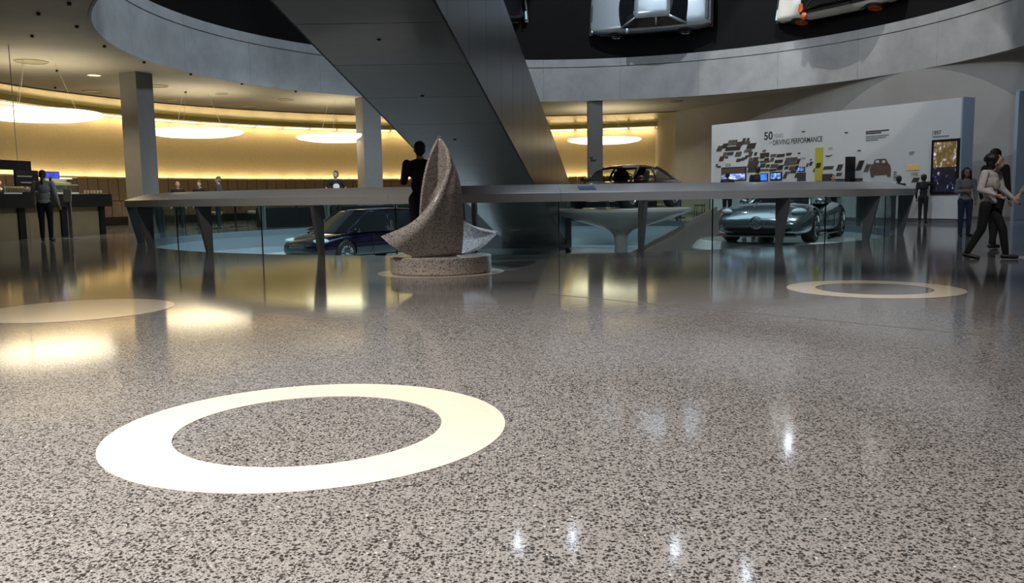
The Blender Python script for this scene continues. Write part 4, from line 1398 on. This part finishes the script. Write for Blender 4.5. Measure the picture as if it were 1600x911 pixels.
def person(loc, face, hgt, label, group=None, pose=None, shirt=C_blk, trouser=C_blk, skin=SK, hair=HAIRK, style='short', sleeves='long', head=1.0, width=1.0, vox=0.012, turn=0.0, nod=0.0, face_detail=False, sit=0.0, print_col=None):
    """loc: point on the ground; face: direction looked at (deg, 0 = away from the viewer, 180 = towards the viewer)"""
    root = empty('person', loc, math.radians(face), label, 'person', group)
    P = dict(hipL=(-.052, 0, .515), hipR=(.052, 0, .515), kneeL=(-.055, .01, .285), kneeR=(.055, .01, .285), ankL=(-.055, 0, .045), ankR=(.055, 0, .045),
             shL=(-.105*width, 0, .81), shR=(.105*width, 0, .81), elL=(-.135*width, -.015, .635), elR=(.135*width, -.015, .635), wrL=(-.14*width, .03, .50), wrR=(.14*width, .03, .50), lean=(0, 0))
    if pose: P.update(pose)
    S = lambda p: Vector(p)*hgt
    lx, ly = P['lean']
    def up(p):
        """shift the upper body with the lean"""
        f_ = max(0, (p[2]-.52)/.3)
        return Vector((p[0]+lx*f_, p[1]+ly*f_, p[2]))*hgt
    pel, wai, che, nek = up((0, 0, .53)), up((0, 0.004, .63)), up((0, -.004, .74)), up((0, -.006, .845))
    hs = head*1.06
    hc = up((0, .012+nod*.02, .925-(hs-1.06)*.04))
    Rh = Matrix.Rotation(math.radians(turn), 3, 'Z') @ Matrix.Rotation(math.radians(nod*15), 3, 'X')
    arms = {}
    for s_ in 'LR':
        arms[s_] = [up(P['sh'+s_]), S(P['el'+s_]) if ('el'+s_) in (pose or {}) else up(P['el'+s_]), S(P['wr'+s_]) if ('wr'+s_) in (pose or {}) else up(P['wr'+s_])]
    h = hgt
    b_ = MB()
    b_.ell(pel, (.082*h*width, .055*h, .065*h)); b_.ell(wai, (.068*h*width, .046*h, .085*h)); b_.ell(che, (.088*h*width, .058*h, .085*h)); b_.ell(up((0, 0, .79)), (.10*h*width, .045*h, .045*h))
    b_.cap(nek-Vector((0, 0, .03*h)), .032*h, hc-Vector((0, 0, .03*h)), .026*h)
    b_.cap(up((0, -.004, .835)), .03*h, up((-.075*width, 0, .80)), .03*h); b_.cap(up((0, -.004, .835)), .03*h, up((.075*width, 0, .80)), .03*h)
    # head
    b_.ell(hc+Rh @ Vector((0, -.004*h, .012*h))*hs, (.042*h*hs, .052*h*hs, .050*h*hs))
    b_.ell(hc+Rh @ Vector((0, .014*h, -.022*h))*hs, (.031*h*hs, .036*h*hs, .036*h*hs))
    b_.cap(hc+Rh @ Vector((0, .046*h, .008*h))*hs, .005*h*hs, hc+Rh @ Vector((0, .057*h, -.012*h))*hs, .0075*h*hs)
    for e_ in (-1, 1):
        b_.ell(hc+Rh @ Vector((e_*.043*h, -.002*h, -.004*h))*hs, (.006*h*hs, .011*h*hs, .016*h*hs))
    for s_ in 'LR':
        sgn = -1 if s_ == 'L' else 1
        A_ = arms[s_]
        b_.cap(A_[0], .027*h, A_[1], .021*h); b_.cap(A_[1], .021*h, A_[2], .0145*h)
        dr = (A_[2]-A_[1]).normalized()
        sd_ = dr.cross(Vector((0, 1, 0))); sd_ = sd_.normalized() if sd_.length > .1 else Vector((1, 0, 0))
        hd = A_[2]+dr*.028*h
        b_.ell(hd, (.017*h, .014*h, .024*h), dr.to_track_quat('Z', 'Y').to_matrix())
        for k in range(4):
            o_ = sd_*(k-1.5)*.0085*h
            L_ = (.030, .034, .032, .026)[k]*h
            k1 = A_[2]+dr*.048*h+o_
            k2 = k1+(dr+Vector((0, .25, -.1))).normalized()*L_*.6
            b_.cap(k1-dr*.012*h, .0052*h, k2, .0048*h, 7)
            b_.cap(k2, .0048*h, k2+(dr+Vector((0, .7, -.2))).normalized()*L_*.5, .0042*h, 7)
        b_.cap(A_[2]+dr*.015*h-sd_*sgn*.010*h, .006*h, A_[2]+dr*.045*h-sd_*sgn*.026*h+Vector((0, .01*h, 0)), .0052*h, 7)
        hp, kn, an = S(P['hip'+s_]), S(P['knee'+s_]), S(P['ank'+s_])
        b_.cap(hp, .05*h, kn, .033*h); b_.cap(kn, .033*h, an, .020*h)
        ft = Vector(P.get('toe'+s_, (0.15*sgn, 1, 0))).normalized()
        b_.cap(an-Vector((0, 0, .022*h))-ft*.015*h, .02*h, an-Vector((0, 0, .027*h))+ft*.085*h, .016*h)
    bo = b_.build('body', skin, root, smooth=True)

    def mods(o, v=vox, it=3):
        m_ = o.modifiers.new('r', 'REMESH'); m_.mode = 'VOXEL'; m_.voxel_size = v; m_.use_smooth_shade = True
        s2 = o.modifiers.new('s', 'SMOOTH'); s2.iterations = it; s2.factor = 0.5
    bake(bo, lambda o: mods(o, min(vox, .0085) if face_detail else vox, 2))
    # shirt
    g = .009*h
    c_ = MB()
    c_.ell(up((0, 0, .545)), (.086*h*width, .060*h, .05*h)); c_.ell(wai, (.075*h*width+g*.3, .052*h+g*.3, .085*h)); c_.ell(che, (.091*h*width+g*.5, .061*h+g*.5, .085*h)); c_.ell(up((0, 0, .79)), (.103*h*width, .048*h+g*.3, .043*h+g*.3))
    c_.cap(up((0, -.004, .828)), .034*h, up((-.08*width, 0, .80)), .036*h); c_.cap(up((0, -.004, .828)), .034*h, up((.08*width, 0, .80)), .036*h)
    for s_ in 'LR':
        A_ = arms[s_]
        if sleeves == 'long':
            c_.cap(A_[0], .038*h, A_[1], .033*h); c_.cap(A_[1], .033*h, A_[2]-(A_[2]-A_[1]).normalized()*.012*h, .021*h)
        elif sleeves == 'short':
            c_.cap(A_[0], .034*h, A_[0].lerp(A_[1], .62), .031*h)
    sh = c_.build('shirt', shirt, root, smooth=True)
    bake(sh, lambda o: mods(o, vox, 4))
    if print_col:
        pr_ = MB(); pr_.ell(che+Vector((0, .058*h+g*.5, -.03*h)), (.062*h, .010*h, .055*h)); pr_.build('shirt_print', print_col, root, smooth=True)
    t_ = MB()
    t_.ell(pel-Vector((0, 0, .01*h)), (.086*h*width, .06*h, .05*h))
    for s_ in 'LR':
        hp, kn, an = S(P['hip'+s_]), S(P['knee'+s_]), S(P['ank'+s_])
        t_.cap(hp, .055*h, kn, .040*h); t_.cap(kn, .040*h, an+Vector((0, 0, .012*h)), .030*h)
    bake(t_.build('trousers', trouser, root, smooth=True), lambda o: mods(o, vox, 3))
    for s_ in 'LR':
        an = S(P['ank'+s_]); sgn = -1 if s_ == 'L' else 1
        ft = Vector(P.get('toe'+s_, (0.15*sgn, 1, 0))).normalized()
        z_ = MB()
        z_.cap(an-Vector((0, 0, .021*h))-ft*.02*h, .024*h, an-Vector((0, 0, .027*h))+ft*.092*h, .019*h)
        z_.build('shoe', C_shoe, root, smooth=True)
    # hair
    if style != 'bald':
        q_ = MB()
        q_.ell(hc+Rh @ Vector((0, -.014*h, .024*h))*hs, (.047*h*hs, .053*h*hs, .048*h*hs))
        q_.ell(hc+Rh @ Vector((0, -.030*h, .0*h))*hs, (.043*h*hs, .034*h*hs, .048*h*hs))
        if style in ('full', 'curly'):
            for k in range(26):
                a_, e2 = k*2.4, 0.35+1.15*(k/26)
                q_.ell(hc+Rh @ Vector((math.cos(a_)*math.cos(e2)*.042*h, -.022*h+math.sin(a_)*math.cos(e2)*.044*h, .020*h+math.sin(e2)*.046*h))*hs, (.015*h*hs, .015*h*hs, .014*h*hs))
        if style == 'long':
            for e_ in (-1, 1):
                q_.cap(hc+Rh @ Vector((e_*.040*h, -.008*h, .02*h))*hs, .02*h*hs, hc+Rh @ Vector((e_*.048*h, .002*h, -.10*h))*hs, .017*h*hs)
            q_.cap(hc+Rh @ Vector((0, -.03*h, 0))*hs, .04*h*hs, hc+Rh @ Vector((0, -.032*h, -.10*h))*hs, .03*h*hs)
        if style == 'ponytail':
            q_.ell(hc+Rh @ Vector((0, -.058*h, .0*h))*hs, (.016*h, .016*h, .018*h))
            q_.tube([hc+Rh @ Vector((0, -.064*h, 0)), hc+Rh @ Vector((0, -.072*h, -.05*h)), hc+Rh @ Vector((0, -.066*h, -.11*h)), hc+Rh @ Vector((0, -.062*h, -.16*h))], [.014*h, .018*h, .013*h, .004*h], 10)
        bake(q_.build('hair', hair, root, smooth=True), lambda o: mods(o, min(vox, .010), 2))
    if face_detail:
        for e_ in (-1, 1):
            f_ = MB(); f_.ell(hc+Rh @ Vector((e_*.0175*h, .0445*h, .004*h))*hs, (.0065*h*hs, .003*h, .0035*h*hs)); f_.build('eye', HAIRK, root, smooth=True)
            f_ = MB(); f_.ell(hc+Rh @ Vector((e_*.0185*h, .0455*h, .014*h))*hs, (.010*h*hs, .003*h, .0022*h*hs)); f_.build('eyebrow', hair, root, smooth=True)
        f_ = MB(); f_.ell(hc+Rh @ Vector((0, .0475*h, -.030*h))*hs, (.012*h*hs, .003*h, .0032*h*hs)); f_.build('mouth', mat('lips', (.30, .10, .08), .5), root, smooth=True)
    return root


# boy in white jersey striding towards the frame edge
person(on(1541, 405)+Vector((0, 0, 0)), -146, 1.33, 'boy in white long-sleeved top and dark trousers striding past, looking up', shirt=C_wht, skin=SK, style='full', head=1.22, vox=.0085, face_detail=True, turn=44, nod=1.2,
       width=1.12, pose=dict(kneeL=(-.075, .10, .29), ankL=(-.11, .12, .05), toeL=(-.5, .8, 0), kneeR=(.06, -.03, .285), ankR=(.10, -.13, .06), toeR=(-.3, 1, -.2), elR=(.165, .0, .66), wrR=(.085, .10, .61), elL=(-.165, .03, .67), wrL=(-.235, .11, .57), lean=(0, .01)),
       print_col=mat('faded_print', (.57, .56, .47), .8))
# person behind the boy
person((7.13, 12.6, 0), -60, 1.47, 'person in black with dark hair walking behind the boy in white', shirt=C_blk, style='full', vox=.013, pose=dict(kneeL=(-.05, .07, .29), ankL=(-.05, .1, .05), kneeR=(.05, -.03, .285), ankR=(.055, -.1, .06)))
# person at the frame edge whose hand meets the boy's
pb = at(1612, 330, 10.3); person((pb.x+.52, 10.55, 0), 150, 1.5, 'grey-clothed companion reaching a hand to the boy in white at the frame edge', shirt=C_gry, trouser=C_char, vox=.012, pose=dict(elR=(.22, .05, .66), wrR=(.30, .10, .55)))
# girl
person(on(1506, 369), 172, 1.31, 'long-haired girl in light grey top and blue jeans standing by the tall screen', shirt=C_gry, trouser=C_navy, skin=SK2, style='long', head=1.12, vox=.010, face_detail=True,
       pose=dict(elR=(.13, .01, .65), wrR=(.03, .09, .66), elL=(-.135, .0, .64), wrL=(-.13, .03, .52)))
# child pointing at the screen
person(on(1441, 348.5), -40, 1.34, 'child in dark clothes stretching an arm towards the tall screen', shirt=C_blk, trouser=C_blk, skin=SK2, style='short', head=1.15, vox=.014, pose=dict(elR=(.18, .09, .74), wrR=(.20, .24, .83)))
person((10.75, 23.7, 0), -20, 1.31, 'dark-haired child seen from behind at the end of the ring railing', shirt=C_blk, head=1.2, vox=.015)
person((9.75, 25.9, 0), 190, 1.42, 'small dark-clothed person with pale face in front of the exhibition wall', shirt=C_blk, vox=.016, skin=SK)
person((7.4, 29.2, 0), -15, 1.64, 'dark silhouette of a visitor in front of the wide striped screen', shirt=C_blk, skin=SK2, vox=.018)
person((8.33, 28.9, 0), 5, 1.80, 'tall dark-clothed visitor between the striped screen and the small blue screen', shirt=C_blk, skin=SK2, width=1.05, vox=.018)
# man behind the sculpture at the rail
person((at(660, 400, 12.1).x, 12.1, 0), 12, 1.68, 'man in black standing at the rail behind the sculpture', shirt=C_blk, trouser=C_blk, skin=SK, hair=HAIRK, width=1.05, vox=.011, turn=0,
       pose=dict(elL=(-.135, .04, .665), wrL=(-.12, .17, .69), elR=(.14, .05, .66), wrR=(.08, .17, .70)))
# woman at the bar
person(on(74, 376.5), 14, 1.70, 'woman with ponytail in loose grey shirt and black leggings waiting at the bar', shirt=mat('pale_grey_shirt', (.36, .36, .35), .9, var=.08, bump=.3, bscale=20), trouser=C_blk, skin=SK, hair=HAIRB, style='ponytail', width=1.05, vox=.011,
       pose=dict(elL=(-.15, .03, .66), wrL=(-.155, .10, .52), elR=(.15, -.01, .64), wrR=(.175, .04, .505)))
p = barloc(48, 285, 1.45, 0)
person(p, 172, 1.55, 'bar worker with dark hair leaning over the counter beside the menu board', shirt=C_char, skin=SK, sleeves='short', vox=.013, pose=dict(lean=(0.02, .05), elL=(-.16, .1, .68), wrL=(-.1, .24, .76), elR=(.16, .1, .68), wrR=(.1, .24, .76)))
p = barloc(4, 285, 1.35, 0)
person(p, 150, 1.55, 'bar worker in light shirt behind the bottle row at the frame edge', shirt=C_wht, skin=SK, style='bald', sleeves='short', vox=.013, pose=dict(lean=(0, .04), elR=(.16, .1, .68), wrR=(.14, .24, .76)))
# guests beyond the opening
person((at(278, 300, 27.5).x, 27.5, 0), 195, 1.56, 'bald man in dark clothes sitting in the café beyond the railing', shirt=C_blk, style='bald', vox=.016)
person((at(312, 300, 27.7).x, 27.7, 0), 175, 1.57, 'dark-haired man sitting beside the bald man in the café', shirt=C_blk, skin=SK, vox=.016)
person((at(340, 300, 28.2).x, 28.2, 0), 100, 1.72, 'man in dark jacket leaning forward next to the two seated men', shirt=C_char, hair=mat('hair_grey', (.16, .13, .10), .6), vox=.016, pose=dict(lean=(0, -.02)))
rt = person((at(525, 300, 29.4).x, 29.4, 0), -160, 1.88, 'man in black T-shirt with white print standing before the gold wall', shirt=C_blk, sleeves='short', vox=.016, turn=-35, pose=dict(elL=(-.19, -.03, .66), wrL=(-.12, .05, .56), elR=(.18, -.02, .66), wrR=(.12, .05, .56)), print_col=mat('white_print', (.7, .7, .7), .7))
